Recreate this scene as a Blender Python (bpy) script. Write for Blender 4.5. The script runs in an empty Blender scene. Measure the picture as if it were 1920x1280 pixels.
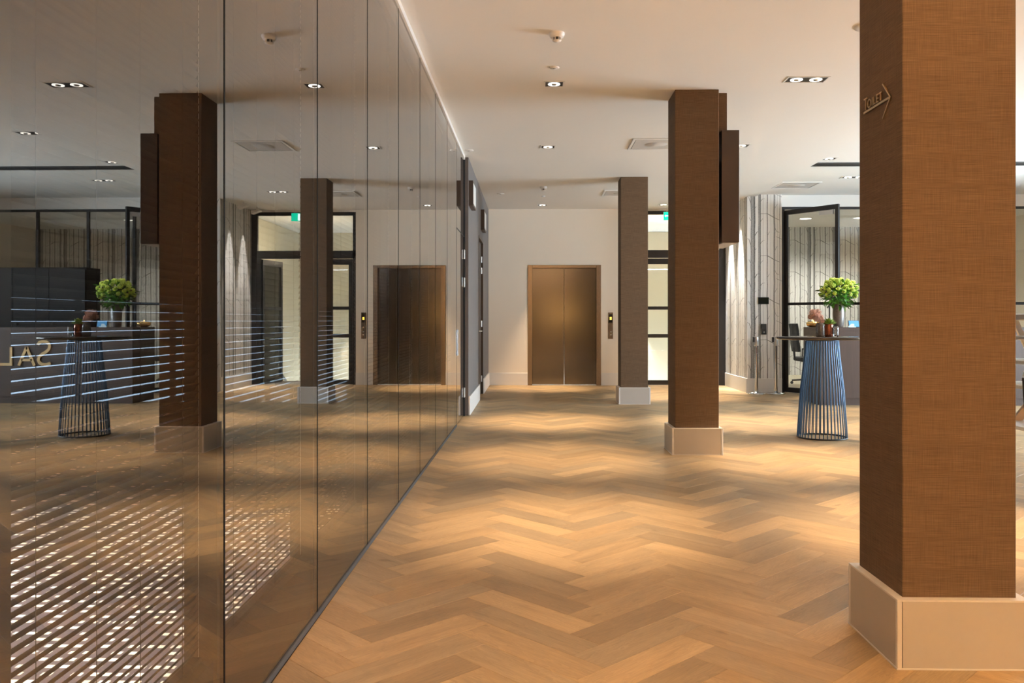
import bpy, bmesh, math, random
from math import sin, cos, pi, sqrt, radians
from mathutils import Vector, Matrix
random.seed(7)
S = bpy.context.scene
COL = S.collection

# ------------------------------------------------------------------ camera, world, exposure
CAM_H = 1.20
cam_data = bpy.data.cameras.new('camera')
cam = bpy.data.objects.new('camera', cam_data); COL.objects.link(cam)
cam_data.sensor_width = 36.0; cam_data.lens = 30.0
cam_data.shift_y = -39.0 / 1920.0
cam_data.clip_start = 0.05
cam.location = (0, 0, CAM_H)
cam.rotation_euler = (radians(90), 0, math.atan(36.0 / 1600.0))
S.camera = cam
S.view_settings.view_transform = 'Standard'
S.view_settings.look = 'None'
S.view_settings.exposure = 0.53
S.view_settings.gamma = 1.0
S.view_settings.use_curve_mapping = False

WORLD_STRENGTH = 30.0
w = bpy.data.worlds.new('daylight'); S.world = w; w.use_nodes = True
bg = w.node_tree.nodes['Background']
bg.inputs[0].default_value = (0.74, 0.88, 1.0, 1); bg.inputs[1].default_value = WORLD_STRENGTH

WARM = (1.0, 0.74, 0.48)
NEUT = (1.0, 0.80, 0.60)
WHITE = (1.0, 0.93, 0.84)
SPOT_W = 470.0

def lamp(name, kind, loc, energy, color, target=None, **kw):
    d = bpy.data.lights.new(name, kind); d.energy = energy; d.color = color
    for k, v in kw.items(): setattr(d, k, v)
    o = bpy.data.objects.new(name, d); COL.objects.link(o); o.location = loc
    if target is not None:
        o.rotation_euler = (Vector(target) - Vector(loc)).to_track_quat('-Z', 'Y').to_euler()
    return o

def portal(name, loc, target, sx, sy):
    o = lamp(name, 'AREA', loc, 1.0, (1, 1, 1), target, shape='RECTANGLE', size=sx, size_y=sy)
    o.data.cycles.is_portal = True
    return o
portal('lobby_window_portal', (9.55, 9.7, 1.45), (0, 9.7, 1.45), 4.8, 2.3)
portal('meeting_window_portal', (-4.7, 11.02, 0.95), (-4.7, 0, 0.95), 5.0, 1.7)
# warm light from behind the camera: a lobby lamp and an added fill
lamp('lobby_lamp', 'AREA', (1.28, -1.6, 1.5), 14, (1.0, 0.55, 0.17), (1.28, 6.0, 1.5), shape='RECTANGLE', size=0.9, size_y=0.45)
lamp('lobby_uplight', 'AREA', (0.9, -0.9, 1.9), 400, (1.0, 0.60, 0.28), (0.9, -0.9, 3.3), shape='RECTANGLE', size=2.0, size_y=1.0)  # unseen upward fill, added to warm the near ceiling
# fill spots added over the meeting room floor, in place of sunlight
for mx, my in ((-2.3, 1.9), (-2.3, 3.6), (-3.4, 3.0)):
    lamp('meeting_lamp', 'SPOT', (mx, my, 3.2), 600, (1.0, 0.93, 0.86), (mx-0.75, my, 0), spot_size=radians(76), spot_blend=0.25, shadow_soft_size=0.05)

# ------------------------------------------------------------------ mesh helpers
class MB:
    def __init__(self): self.v = []; self.f = []; self.m = []; self.s = []
    def add(self, vs, fs, m=0, s=False):
        n = len(self.v); self.v += [tuple(p) for p in vs]
        for f in fs: self.f.append([n + i for i in f]); self.m.append(m); self.s.append(s)
        return self
    def box(self, x0, x1, y0, y1, z0, z1, m=0):
        vs = [(x0,y0,z0),(x1,y0,z0),(x1,y1,z0),(x0,y1,z0),(x0,y0,z1),(x1,y0,z1),(x1,y1,z1),(x0,y1,z1)]
        return self.add(vs, [(0,3,2,1),(4,5,6,7),(0,1,5,4),(1,2,6,5),(2,3,7,6),(3,0,4,7)], m)
    def bar(self, p0, p1, wd, th, up=(0,0,1), m=0):
        p0, p1 = Vector(p0), Vector(p1); d = (p1-p0).normalized()
        a = d.cross(Vector(up));
        if a.length < 1e-5: a = d.cross(Vector((1,0,0)))
        a.normalize(); b = a.cross(d).normalized(); a *= wd/2; b *= th/2
        vs = [p0-a-b,p0+a-b,p0+a+b,p0-a+b,p1-a-b,p1+a-b,p1+a+b,p1-a+b]
        return self.add(vs, [(0,3,2,1),(4,5,6,7),(0,1,5,4),(1,2,6,5),(2,3,7,6),(3,0,4,7)], m)
    def tube(self, pts, r, n=8, m=0, cap=True):
        pts = [Vector(p) for p in pts]; rs = r if isinstance(r, (list, tuple)) else [r]*len(pts)
        rings = []; ref = None
        for i, p in enumerate(pts):
            d = (pts[min(i+1,len(pts)-1)] - pts[max(i-1,0)]).normalized()
            if ref is None:
                ref = d.cross(Vector((0,0,1)))
                if ref.length < 1e-3: ref = d.cross(Vector((1,0,0)))
            ref = (ref - d*ref.dot(d)).normalized(); b = d.cross(ref)
            rings.append([p + (ref*cos(2*pi*k/n) + b*sin(2*pi*k/n))*rs[i] for k in range(n)])
        vs = [q for rg in rings for q in rg]; fs = []
        for i in range(len(pts)-1):
            for k in range(n): fs.append((i*n+k, i*n+(k+1)%n, (i+1)*n+(k+1)%n, (i+1)*n+k))
        self.add(vs, fs, m, True)
        if cap:
            self.add(rings[0], [tuple(range(n))[::-1]], m); self.add(rings[-1], [tuple(range(n))], m)
        return self
    def lathe(self, prof, c=(0,0,0), n=24, m=0, smooth=True, wob=None):
        vs = []; fs = []
        for r, z in prof:
            for k in range(n):
                a = 2*pi*k/n; rr = r*(wob(a, z) if wob else 1)
                vs.append((c[0]+rr*cos(a), c[1]+rr*sin(a), c[2]+z))
        L = len(prof)
        for i in range(L-1):
            for k in range(n): fs.append((i*n+k, i*n+(k+1)%n, (i+1)*n+(k+1)%n, (i+1)*n+k))
        self.add(vs, fs, m, smooth)
        if prof[0][0] > 1e-4: self.add(vs[:n], [tuple(range(n))[::-1]], m)
        if prof[-1][0] > 1e-4: self.add(vs[-n:], [tuple(range(n))], m)
        return self
    def ball(self, c, r, nu=10, nv=6, m=0, sq=(1,1,1), noise=0.0):
        vs = []; fs = []
        for j in range(nv+1):
            t = pi*j/nv
            for i in range(nu):
                a = 2*pi*i/nu; q = 1 + noise*random.uniform(-1,1)
                vs.append((c[0]+r*q*sq[0]*sin(t)*cos(a), c[1]+r*q*sq[1]*sin(t)*sin(a), c[2]+r*q*sq[2]*cos(t)))
        for j in range(nv):
            for i in range(nu): fs.append((j*nu+i, (j+1)*nu+i, (j+1)*nu+(i+1)%nu, j*nu+(i+1)%nu))
        return self.add(vs, fs, m, True)
    def prism(self, poly, fn, m=0, s=False):
        """poly 2-D, fn(u,v,k) -> 3-D for k = 0 (back) and 1 (front)"""
        n = len(poly)
        vs = [fn(u,v,0) for u,v in poly] + [fn(u,v,1) for u,v in poly]
        fs = [tuple(range(n))[::-1], tuple(range(n,2*n))] + [(i,(i+1)%n,n+(i+1)%n,n+i) for i in range(n)]
        return self.add(vs, fs, m, s)
    def stroke(self, pts, wd, fn, m=0, closed=False):
        """a flat ribbon of width wd along a 2-D polyline, extruded by fn"""
        P = [Vector(p) for p in pts]; n = len(P); Lf = []; Rt = []
        for i in range(n):
            a = P[(i-1)%n] if (closed or i > 0) else P[i]
            b = P[(i+1)%n] if (closed or i < n-1) else P[i]
            if closed or 0 < i < n-1:
                d1 = (P[i]-a).normalized(); d2 = (b-P[i]).normalized(); d = d1+d2
                if d.length < 1e-6: d = d1
                d.normalize(); k = 1/max(0.4, d.dot(d1))
            else: d = (b-a).normalized(); k = 1
            nn = Vector((-d.y, d.x))*wd/2*k
            Lf.append(P[i]+nn); Rt.append(P[i]-nn)
        segs = n if closed else n-1
        for i in range(segs):
            j = (i+1)%n
            self.prism([tuple(Rt[i]),tuple(Rt[j]),tuple(Lf[j]),tuple(Lf[i])], fn, m)
        return self
    def build(self, name, mats, parent=None, bevel=0.0, seg=1, local=False, kind=None, label=None):
        if not isinstance(mats, (list, tuple)): mats = [mats]
        me = bpy.data.meshes.new(name)
        off = Vector((0,0,0))
        if parent is not None and not local: off = WLOC[parent.name]
        me.from_pydata([(p[0]-off.x, p[1]-off.y, p[2]-off.z) for p in self.v], [], self.f)
        for m in mats: me.materials.append(m)
        me.polygons.foreach_set('material_index', self.m)
        me.polygons.foreach_set('use_smooth', self.s)
        me.update()
        bm = bmesh.new(); bm.from_mesh(me)
        bmesh.ops.recalc_face_normals(bm, faces=bm.faces)
        if bevel:
            es = [e for e in bm.edges if len(e.link_faces) == 2 and e.calc_face_angle(0) > 0.6]
            bmesh.ops.bevel(bm, geom=es, offset=bevel, segments=seg, affect='EDGES', profile=0.5, clamp_overlap=True)
        bm.to_mesh(me); bm.free()
        o = bpy.data.objects.new(name, me); COL.objects.link(o)
        if parent is not None:
            o.parent = parent; WLOC[o.name] = WLOC[parent.name] if not local else Vector((0,0,0))
        else: WLOC[o.name] = Vector((0,0,0))
        if kind: o['kind'] = kind
        if label: o['label'] = label
        return o
WLOC = {}
def tag(o, label, cat, group=None, kind=None):
    o['label'] = label; o['category'] = cat
    if group: o['group'] = group
    if kind: o['kind'] = kind
    return o
def thing(name, label, cat, loc=(0,0,0), rotz=0, group=None, kind=None):
    o = bpy.data.objects.new(name, None); COL.objects.link(o); o.empty_display_size = 0.1
    o.location = loc; o.rotation_euler = (0,0,rotz); WLOC[o.name] = Vector(loc)
    return tag(o, label, cat, group, kind)
def box(x0,x1,y0,y1,z0,z1,m=0): return MB().box(x0,x1,y0,y1,z0,z1,m)

# ------------------------------------------------------------------ materials
class NT:
    """tiny node-expression helper"""
    def __init__(self, name):
        self.mat = bpy.data.materials.new(name); self.mat.use_nodes = True
        self.t = self.mat.node_tree; self.n = self.t.nodes
        self.b = self.n['Principled BSDF']; self.out = self.n['Material Output']
    def link(self, a, b): self.t.links.new(a, b)
    def put(self, sock, v):
        if isinstance(v, bpy.types.NodeSocket): self.link(v, sock)
        else: sock.default_value = v
    def math(self, op, a, b=0.0, c=0.0, clamp=False):
        n = self.n.new('ShaderNodeMath'); n.operation = op; n.use_clamp = clamp
        for i, v in enumerate((a, b, c)): self.put(n.inputs[i], v)
        return n.outputs[0]
    def coord(self, kind='Object'): return self.n.new('ShaderNodeTexCoord').outputs[kind]
    def sep(self, v):
        n = self.n.new('ShaderNodeSeparateXYZ'); self.link(v, n.inputs[0]); return n.outputs
    def comb(self, x, y, z=0.0):
        n = self.n.new('ShaderNodeCombineXYZ')
        for i, v in enumerate((x, y, z)): self.put(n.inputs[i], v)
        return n.outputs[0]
    def noise(self, vec, scale=1.0, detail=3.0, rough=0.5, dist=0.0):
        n = self.n.new('ShaderNodeTexNoise'); self.link(vec, n.inputs['Vector'])
        n.inputs['Scale'].default_value = scale; n.inputs['Detail'].default_value = detail
        n.inputs['Roughness'].default_value = rough; n.inputs['Distortion'].default_value = dist
        return n.outputs[0]
    def ramp(self, fac, stops, interp='LINEAR'):
        n = self.n.new('ShaderNodeValToRGB'); self.put(n.inputs[0], fac); e = n.color_ramp.elements
        n.color_ramp.interpolation = interp
        while len(e) < len(stops): e.new(0.5)
        for i, (p, c) in enumerate(stops): e[i].position = p; e[i].color = (*c, 1)
        return n.outputs[0]
    def mixc(self, fac, a, b, mode='MIX'):
        n = self.n.new('ShaderNodeMix'); n.data_type = 'RGBA'; n.blend_type = mode; n.clamp_factor = True
        self.put(n.inputs[0], fac)
        for s, v in ((n.inputs[6], a), (n.inputs[7], b)):
            self.put(s, v if isinstance(v, bpy.types.NodeSocket) else (*v, 1))
        return n.outputs[2]
    def val(self, fac, a, b):
        return self.math('ADD', a, self.math('MULTIPLY', fac, b - a))
    def bump(self, h, strength=0.2, dist=0.01):
        n = self.n.new('ShaderNodeBump'); n.inputs['Strength'].default_value = strength
        n.inputs['Distance'].default_value = dist; self.link(h, n.inputs['Height'])
        self.link(n.outputs[0], self.b.inputs['Normal'])
    def base(self, c, rough=0.5, metal=0.0, spec=0.5):
        self.put(self.b.inputs['Base Color'], c if isinstance(c, bpy.types.NodeSocket) else (*c, 1))
        self.put(self.b.inputs['Roughness'], rough); self.b.inputs['Metallic'].default_value = metal
        self.b.inputs['Specular IOR Level'].default_value = spec
        return self
def plain(name, c, rough=0.5, metal=0.0, spec=0.5, var=0.06, scale=12.0):
    t = NT(name); f = t.noise(t.coord(), scale, 3)
    col = t.mixc(f, tuple(x*(1-var) for x in c), tuple(min(1,x*(1+var)) for x in c))
    t.base(col, t.val(f, rough*0.93, min(1, rough*1.07)), metal, spec); return t.mat
def emit(name, c, s):
    t = NT(name); t.base((0,0,0), 0.5); t.b.inputs['Emission Color'].default_value = (*c,1); t.b.inputs['Emission Strength'].default_value = s
    return t.mat

def wood_floor(name, single):
    t = NT(name)
    uv = t.n.new('ShaderNodeUVMap').outputs[0]
    rnd = t.n.new('ShaderNodeObjectInfo').outputs['Random'] if single else t.n.new('ShaderNodeNewGeometry').outputs['Random Per Island']
    s = t.sep(uv); off = t.math('MULTIPLY', rnd, 91.7)
    u = t.math('ADD', s[0], off); v = t.math('ADD', s[1], t.math('MULTIPLY', rnd, 13.3))
    broad = t.noise(t.comb(t.math('MULTIPLY', u, 1.6), t.math('MULTIPLY', v, 9.0), off), 1.0, 3, 0.55, 0.6)
    grain = t.noise(t.comb(t.math('MULTIPLY', u, 7.0), t.math('MULTIPLY', v, 130.0), off), 1.0, 4, 0.6)
    cath = t.noise(t.comb(t.math('MULTIPLY', u, 2.2), t.math('MULTIPLY', v, 26.0), off), 1.0, 2, 0.5, 1.6)
    rings = t.math('FRACT', t.math('MULTIPLY', cath, 9.0))
    tone = t.ramp(rnd, [(0.0,(0.300,0.206,0.112)),(0.2,(0.345,0.250,0.145)),(0.42,(0.440,0.302,0.158)),(0.62,(0.385,0.258,0.132)),(0.8,(0.500,0.345,0.180)),(1.0,(0.335,0.228,0.120))])
    k = t.math('ADD', t.math('ADD', t.val(broad, 0.66, 1.32), t.val(grain, -0.20, 0.20)), t.val(rings, -0.11, 0.08))
    col = t.mixc(1.0, tone, t.comb(k, k, k), 'MULTIPLY')
    knot = t.noise(t.comb(t.math('MULTIPLY', u, 6.0), t.math('MULTIPLY', v, 18.0), off), 1.0, 1, 0.4)
    col = t.mixc(t.math('MULTIPLY', t.math('SUBTRACT', knot, 0.74, clamp=True), 5.0, clamp=True), col, (0.10,0.06,0.03))
    t.base(col, t.val(grain, 0.40, 0.56), 0, 0.45)
    t.bump(grain, 0.08, 0.001)
    return t.mat
def fabric(name, c, dark):
    t = NT(name); s = t.sep(t.coord())
    u = t.math('ADD', s[0], s[1])
    h = t.noise(t.comb(t.math('MULTIPLY', u, 9.0), t.math('MULTIPLY', s[2], 420.0)), 1.0, 3, 0.65)
    v = t.noise(t.comb(t.math('MULTIPLY', u, 420.0), t.math('MULTIPLY', s[2], 9.0)), 1.0, 3, 0.65)
    big = t.noise(t.comb(t.math('MULTIPLY', u, 2.0), t.math('MULTIPLY', s[2], 26.0)), 1.0, 2, 0.5)
    k = t.math('ADD', t.math('MULTIPLY', h, 0.62), t.math('ADD', t.math('MULTIPLY', v, 0.38), t.math('MULTIPLY', big, 0.12)))
    f = t.math('MULTIPLY', t.math('SUBTRACT', k, 0.38), 2.6, clamp=True)
    t.base(t.mixc(f, dark, c), 0.85, 0, 0.25); t.bump(k, 0.5, 0.002)
    return t.mat
def birch(name, paper):
    t = NT(name); s = t.sep(t.coord())
    z = s[2]; u0 = t.math('ADD', t.math('ADD', s[0], s[1]), 0.225)
    wob = t.noise(t.comb(t.math('MULTIPLY', u0, 1.5), t.math('MULTIPLY', z, 2.3)), 1.0, 2)
    u = t.math('ADD', u0, t.math('MULTIPLY', t.math('SUBTRACT', wob, 0.5), 0.030))
    P = 0.55; Q = 0.70
    x = t.math('MULTIPLY', t.math('FRACT', t.math('DIVIDE', u, P)), P)
    y = t.math('MULTIPLY', t.math('FRACT', t.math('DIVIDE', z, Q)), Q)
    bark = t.noise(t.comb(t.math('MULTIPLY', u0, 30.0), t.math('MULTIPLY', z, 170.0)), 1.0, 3, 0.7)
    dark = None
    def acc(m):
        nonlocal dark
        dark = m if dark is None else t.math('MAXIMUM', dark, m)
    for c, hw, st in ((0.065,0.036,0.78),(0.175,0.020,0.80),(0.235,0.004,0.45),(0.305,0.008,0.80),(0.362,0.003,0.35),(0.420,0.012,0.75),(0.470,0.003,0.40),(0.512,0.007,0.65)):
        d = t.math('DIVIDE', t.math('SUBTRACT', x, c), hw)
        a = t.math('ABSOLUTE', d)
        inside = t.math('MULTIPLY', t.math('SUBTRACT', 1.08, a, clamp=True), 10.0, clamp=True)
        shade = t.math('ADD', t.math('ADD', 0.52, t.math('MULTIPLY', t.math('POWER', a, 2.0), 0.25)), t.math('MULTIPLY', t.math('MAXIMUM', d, 0.0), 0.34))
        shade = t.math('ADD', t.math('MULTIPLY', shade, st), t.math('MULTIPLY', t.math('SUBTRACT', bark, 0.34, clamp=True), 1.25*st))
        acc(t.math('MULTIPLY', inside, shade))
    for x0,y0,x1,y1,th in ((0.19,0.18,0.31,0.182,0.0022),(0.31,0.180,0.42,0.115,0.0042),(0.42,0.115,0.505,0.075,0.0028),(0.10,0.517,0.135,0.575,0.0042),(0.135,0.575,0.165,0.585,0.002),(0.0,0.455,0.035,0.35,0.0036),(0.45,0.50,0.549,0.455,0.002),
                           (0.19,0.38,0.225,0.425,0.0026),(0.225,0.425,0.26,0.43,0.0016),(0.43,0.64,0.46,0.58,0.0022),(0.46,0.58,0.50,0.57,0.002),(0.31,0.52,0.34,0.58,0.002),(0.19,0.05,0.23,0.10,0.002),(0.0,0.12,0.03,0.06,0.0026),(0.09,0.27,0.125,0.30,0.002),(0.43,0.27,0.47,0.34,0.002)):
        m = (y1-y0)/(x1-x0)
        q = t.math('SUBTRACT', t.math('SUBTRACT', y, y0), t.math('MULTIPLY', t.math('SUBTRACT', x, x0), m))
        line = t.math('LESS_THAN', t.math('ABSOLUTE', q), 1.35*th*sqrt(1+m*m))
        rng = t.math('MULTIPLY', t.math('GREATER_THAN', x, x0), t.math('LESS_THAN', x, x1))
        acc(t.math('MULTIPLY', t.math('MULTIPLY', line, rng), 0.78))
    twig = t.noise(t.comb(t.math('MULTIPLY', u0, 26.0), t.math('MULTIPLY', z, 15.0)), 1.0, 2, 0.5)
    tl = t.math('MULTIPLY', t.math('SUBTRACT', 0.012, t.math('ABSOLUTE', t.math('SUBTRACT', twig, 0.5)), clamp=True), 35.0, clamp=True)
    acc(t.math('MULTIPLY', tl, 0.22))
    t.base(t.mixc(dark, paper, (0.035,0.033,0.032)), 0.7, 0, 0.3)
    return t.mat
def brushed(name, c, rough, sx, sz):
    t = NT(name); s = t.sep(t.coord())
    f = t.noise(t.comb(t.math('MULTIPLY', t.math('ADD', s[0], s[1]), sx), t.math('MULTIPLY', s[2], sz)), 1.0, 3, 0.6)
    t.base(t.mixc(f, tuple(x*0.93 for x in c), c), t.val(f, rough*0.8, rough*1.25), 1.0)
    t.bump(f, 0.10, 0.001); return t.mat
def glass(name, tint, ior, rough=0.0):
    t = NT(name); t.n.remove(t.b)
    tr = t.n.new('ShaderNodeBsdfTransparent'); tr.inputs[0].default_value = (*tint,1)
    gl = t.n.new('ShaderNodeBsdfGlossy'); gl.inputs['Roughness'].default_value = rough
    gl.inputs[0].default_value = (0.97,0.97,0.97,1)
    fr = t.n.new('ShaderNodeFresnel'); fr.inputs[0].default_value = ior
    f = fr.outputs[0]
    fac = t.math('DIVIDE', t.math('MULTIPLY', f, 2.0), t.math('ADD', f, 1.0))
    mx = t.n.new('ShaderNodeMixShader'); t.link(fac, mx.inputs[0]); t.link(tr.outputs[0], mx.inputs[1]); t.link(gl.outputs[0], mx.inputs[2])
    t.link(mx.outputs[0], t.out.inputs[0]); return t.mat
def clear(name, tint):
    t = NT(name); t.n.remove(t.b); tr = t.n.new('ShaderNodeBsdfTransparent'); tr.inputs[0].default_value = (*tint,1)
    t.link(tr.outputs[0], t.out.inputs[0]); return t.mat
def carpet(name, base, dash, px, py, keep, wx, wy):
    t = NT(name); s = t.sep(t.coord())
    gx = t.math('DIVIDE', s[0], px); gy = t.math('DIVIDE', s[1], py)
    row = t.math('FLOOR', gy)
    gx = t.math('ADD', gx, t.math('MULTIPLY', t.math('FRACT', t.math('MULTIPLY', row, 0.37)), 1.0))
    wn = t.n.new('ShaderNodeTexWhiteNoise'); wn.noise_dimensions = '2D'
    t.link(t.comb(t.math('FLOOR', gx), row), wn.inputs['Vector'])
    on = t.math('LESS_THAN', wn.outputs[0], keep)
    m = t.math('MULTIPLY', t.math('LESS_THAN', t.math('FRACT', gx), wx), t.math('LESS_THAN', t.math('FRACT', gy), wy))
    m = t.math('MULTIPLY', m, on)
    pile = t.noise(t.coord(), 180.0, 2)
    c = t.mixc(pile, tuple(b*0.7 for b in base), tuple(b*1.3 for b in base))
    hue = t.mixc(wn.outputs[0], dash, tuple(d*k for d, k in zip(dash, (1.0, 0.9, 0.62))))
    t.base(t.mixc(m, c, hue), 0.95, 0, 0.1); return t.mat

M = {}
M['plank'] = wood_floor('oak plank', True)
M['joint'] = plain('black joint', (0.006,0.006,0.006), 0.7, spec=0.1)
M['plank_field'] = wood_floor('oak plank field', False)
M['sub'] = plain('screed', (0.05,0.04,0.03), 0.9)
M['ceiling'] = plain('ceiling paint', (0.80,0.78,0.75), 0.9, var=0.01, scale=3)
M['cream'] = plain('cream wall paint', (0.84,0.76,0.655), 0.85, var=0.015, scale=3)
M['greywall'] = fabric('grey fabric wall', (0.205,0.185,0.178), (0.155,0.14,0.135))
M['white'] = plain('white lacquer', (0.76,0.73,0.70), 0.42, var=0.02)
M['plinth'] = plain('plinth lacquer', (0.50,0.46,0.42), 0.32, var=0.02)
M['weave'] = fabric('brown woven wallcovering', (0.205,0.135,0.082), (0.085,0.054,0.033))
M['brownbox'] = plain('dark brown lacquer', (0.058,0.036,0.025), 0.45)
M['cabinet'] = plain('black brown lacquer', (0.016,0.012,0.010), 0.55, spec=0.25)
M['birch'] = birch('birch wood wallpaper', (0.80,0.79,0.77))
M['steel'] = brushed('brushed steel', (0.20,0.182,0.162), 0.17, 520.0, 0.8)
M['steelf'] = brushed('steel frame', (0.34,0.28,0.22), 0.24, 520.0, 0.8)
M['chrome'] = plain('chrome', (0.72,0.74,0.76), 0.14, 1.0)
M['silver'] = plain('satin metal', (0.68,0.68,0.68), 0.28, 1.0)
M['black'] = plain('black powder coat', (0.018,0.016,0.016), 0.45)
M['blackgloss'] = plain('black gloss', (0.010,0.010,0.010), 0.12)
M['brass'] = plain('brushed brass', (0.72,0.52,0.28), 0.32, 1.0)
M['gold'] = plain('gold glaze', (0.85,0.56,0.22), 0.25, 1.0)
M['glass'] = glass('partition glass', (0.84,0.83,0.80), 1.85)
M['glassback'] = clear('partition glass rear face', (0.97,0.97,0.96))
M['glassedge'] = plain('glass edge', (0.008,0.010,0.010), 0.6, spec=0.1)
M['window'] = glass('window glass', (0.97,0.985,0.98), 1.35)
M['slat'] = plain('dark brown slat', (0.016,0.012,0.010), 0.5, spec=0.2)
M['cord'] = plain('dark cord', (0.03,0.026,0.022), 0.8)
M['whitecord'] = plain('white cord', (0.42,0.42,0.41), 0.7)
M['post'] = plain('bronze profile', (0.035,0.026,0.020), 0.4)
M['blueprofile'] = plain('dark blue profile', (0.012,0.018,0.024), 0.5, spec=0.25)
M['rug'] = carpet('patterned carpet', (0.10,0.085,0.095), (0.92,0.88,0.80), 0.052, 0.062, 0.62, 0.72, 0.42)  # daylight patch put into the colour: paler base and dashes
M['rug2'] = carpet('dark carpet', (0.045,0.035,0.032), (0.50,0.33,0.28), 0.070, 0.10, 0.40, 0.6, 0.30)  # floor beyond the daylight patch, its dimness put into the colour
M['street'] = plain('blue grey render', (0.036,0.046,0.062), 0.9)
M['satin'] = plain('dull satin metal', (0.36,0.35,0.34), 0.5, 0.9)
M['darkwall'] = plain('dark room paint', (0.06,0.055,0.055), 0.8)
M['lampwhite'] = emit('lamp glow', (1.0,0.93,0.82), 3.0)
M['greenlit'] = emit('exit sign green', (0.0,0.52,0.30), 1.6)
M['whitelit'] = emit('exit sign white', (0.75,1.0,0.92), 1.8)
M['amber'] = emit('amber display', (1.0,0.48,0.05), 3.0)
M['tabscreen'] = emit('tablet screen', (0.10,0.42,0.85), 1.0)
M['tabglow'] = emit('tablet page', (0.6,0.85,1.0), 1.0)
M['candleglow'] = emit('candle flame', (1.0,0.55,0.12), 6.0)
M['wenge'] = None
def wood_dark(name, a, b):
    t = NT(name); s = t.sep(t.coord())
    f = t.noise(t.comb(t.math('MULTIPLY', t.math('ADD', s[0], s[1]), 60.0), t.math('MULTIPLY', s[2], 2.0)), 1.0, 3, 0.6)
    t.base(t.mixc(f, a, b), 0.5, 0, 0.4); return t.mat
M['wenge'] = wood_dark('dark oak veneer', (0.058,0.038,0.032), (0.088,0.060,0.050))
M['doorgrey'] = wood_dark('grey door veneer', (0.105,0.090,0.085), (0.135,0.115,0.108))
M['bluerod'] = plain('blue steel rod', (0.042,0.088,0.155), 0.3, 0.7)
M['tabletop'] = plain('smoked table top', (0.055,0.045,0.040), 0.12)
M['vent'] = plain('vent mesh', (0.54,0.52,0.50), 0.8)
M['slot'] = plain('slot diffuser dark', (0.07,0.07,0.072), 0.6)
M['plastic'] = plain('white plastic', (0.78,0.76,0.74), 0.45)
M['stonevase'] = plain('grey stoneware', (0.16,0.135,0.12), 0.28, var=0.3, scale=40)
M['darkvase'] = plain('mottled grey glass', (0.14,0.13,0.125), 0.15, var=0.7, scale=70)
M['copper'] = plain('copper crackle glass', (0.42,0.14,0.08), 0.2, 0.6, var=0.6, scale=120)
M['flower'] = plain('lime petals', (0.44,0.58,0.08), 0.6, var=0.35, scale=40)
M['leaf'] = plain('bright leaf', (0.085,0.27,0.025), 0.5, var=0.4, scale=25)
M['leafdark'] = plain('dark leaf', (0.05,0.085,0.03), 0.5, var=0.4, scale=25)
M['berry'] = plain('maroon bud', (0.11,0.045,0.06), 0.5)
M['pink'] = plain('dried pink plume', (0.80,0.54,0.46), 0.8, var=0.2)
M['succulent'] = plain('succulent', (0.25,0.40,0.06), 0.5, var=0.3, scale=60)
M['chairfab'] = plain('charcoal upholstery', (0.045,0.045,0.045), 0.8)
M['office_floor'] = plain('pale office floor', (0.62,0.56,0.42), 0.5, var=0.05)
M['alu'] = plain('brushed aluminium', (0.66,0.66,0.66), 0.35, 0.9)
M['orange'] = plain('orange plastic', (0.75,0.20,0.06), 0.4)
M['tan'] = plain('pale wood', (0.45,0.33,0.22), 0.5, var=0.2)
M['drinkglass'] = glass('drinking glass', (0.93,0.96,0.97), 1.5)
M['stair'] = plain('stair stone', (0.30,0.27,0.23), 0.6)
M['hallwall'] = plain('hall wall paint', (0.66,0.60,0.47), 0.85, var=0.02, scale=3)

# ------------------------------------------------------------------ shell
CZ = 3.27
YB = 15.87       # elevator wall
XR = 9.6
XW = -0.795      # grey wall
YE = 10.74       # end of the glass partition
PH = 0.24        # plinth height

# floor: herringbone of separate oak planks on a screed slab
floor = tag(box(-0.90, XR, -3.0, YB+0.06, -0.25, -0.008).build('floor', M['sub']), 'warm oak herringbone plank floor of the lobby', 'floor', kind='structure')
PL, PW = 0.60, 0.15
def plank_mesh(name, poly, uvs_from):
    """poly: outline around the origin (CCW) in plank axes -> chamfered board"""
    g = 0.0004; ch = 0.0010; n = len(poly)
    cx = sum(p[0] for p in poly)/n; cy = sum(p[1] for p in poly)/n
    def inset(d):
        out = []
        for i in range(n):
            a, b, c = Vector(poly[i-1]), Vector(poly[i]), Vector(poly[(i+1)%n])
            e1 = (b-a).normalized(); e2 = (c-b).normalized()
            n1 = Vector((-e1.y, e1.x)); n2 = Vector((-e2.y, e2.x)); bis = (n1+n2)
            if bis.length < 1e-6: bis = n1
            bis.normalize(); out.append(b + bis*d/max(0.35, bis.dot(n1)))
        return out
    lo = inset(g); hi = inset(g+ch)
    vs = [(p.x,p.y,-0.008) for p in lo] + [(p.x,p.y,-0.0008) for p in lo] + [(p.x,p.y,0.0) for p in hi]
    fs = [(i,(i+1)%n,n+(i+1)%n,n+i) for i in range(n)] + [(n+i,n+(i+1)%n,2*n+(i+1)%n,2*n+i) for i in range(n)] + [tuple(range(2*n,3*n))]
    return vs, fs
def clip(poly, rect):
    x0,x1,y0,y1 = rect
    for ax, lim, sg in ((0,x0,1),(0,x1,-1),(1,y0,1),(1,y1,-1)):
        out = []
        for i in range(len(poly)):
            a, b = poly[i-1], poly[i]
            da, db = sg*(a[ax]-lim), sg*(b[ax]-lim)
            if (da >= 0) != (db >= 0):
                k = da/(da-db); out.append((a[0]+(b[0]-a[0])*k, a[1]+(b[1]-a[1])*k))
            if db >= 0: out.append(b)
        poly = out
        if len(poly) < 3: return []
    return poly
planks = []
r2 = sqrt(2)
X0, Y0 = 0.254, 3.805 - 0.2121*18
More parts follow.
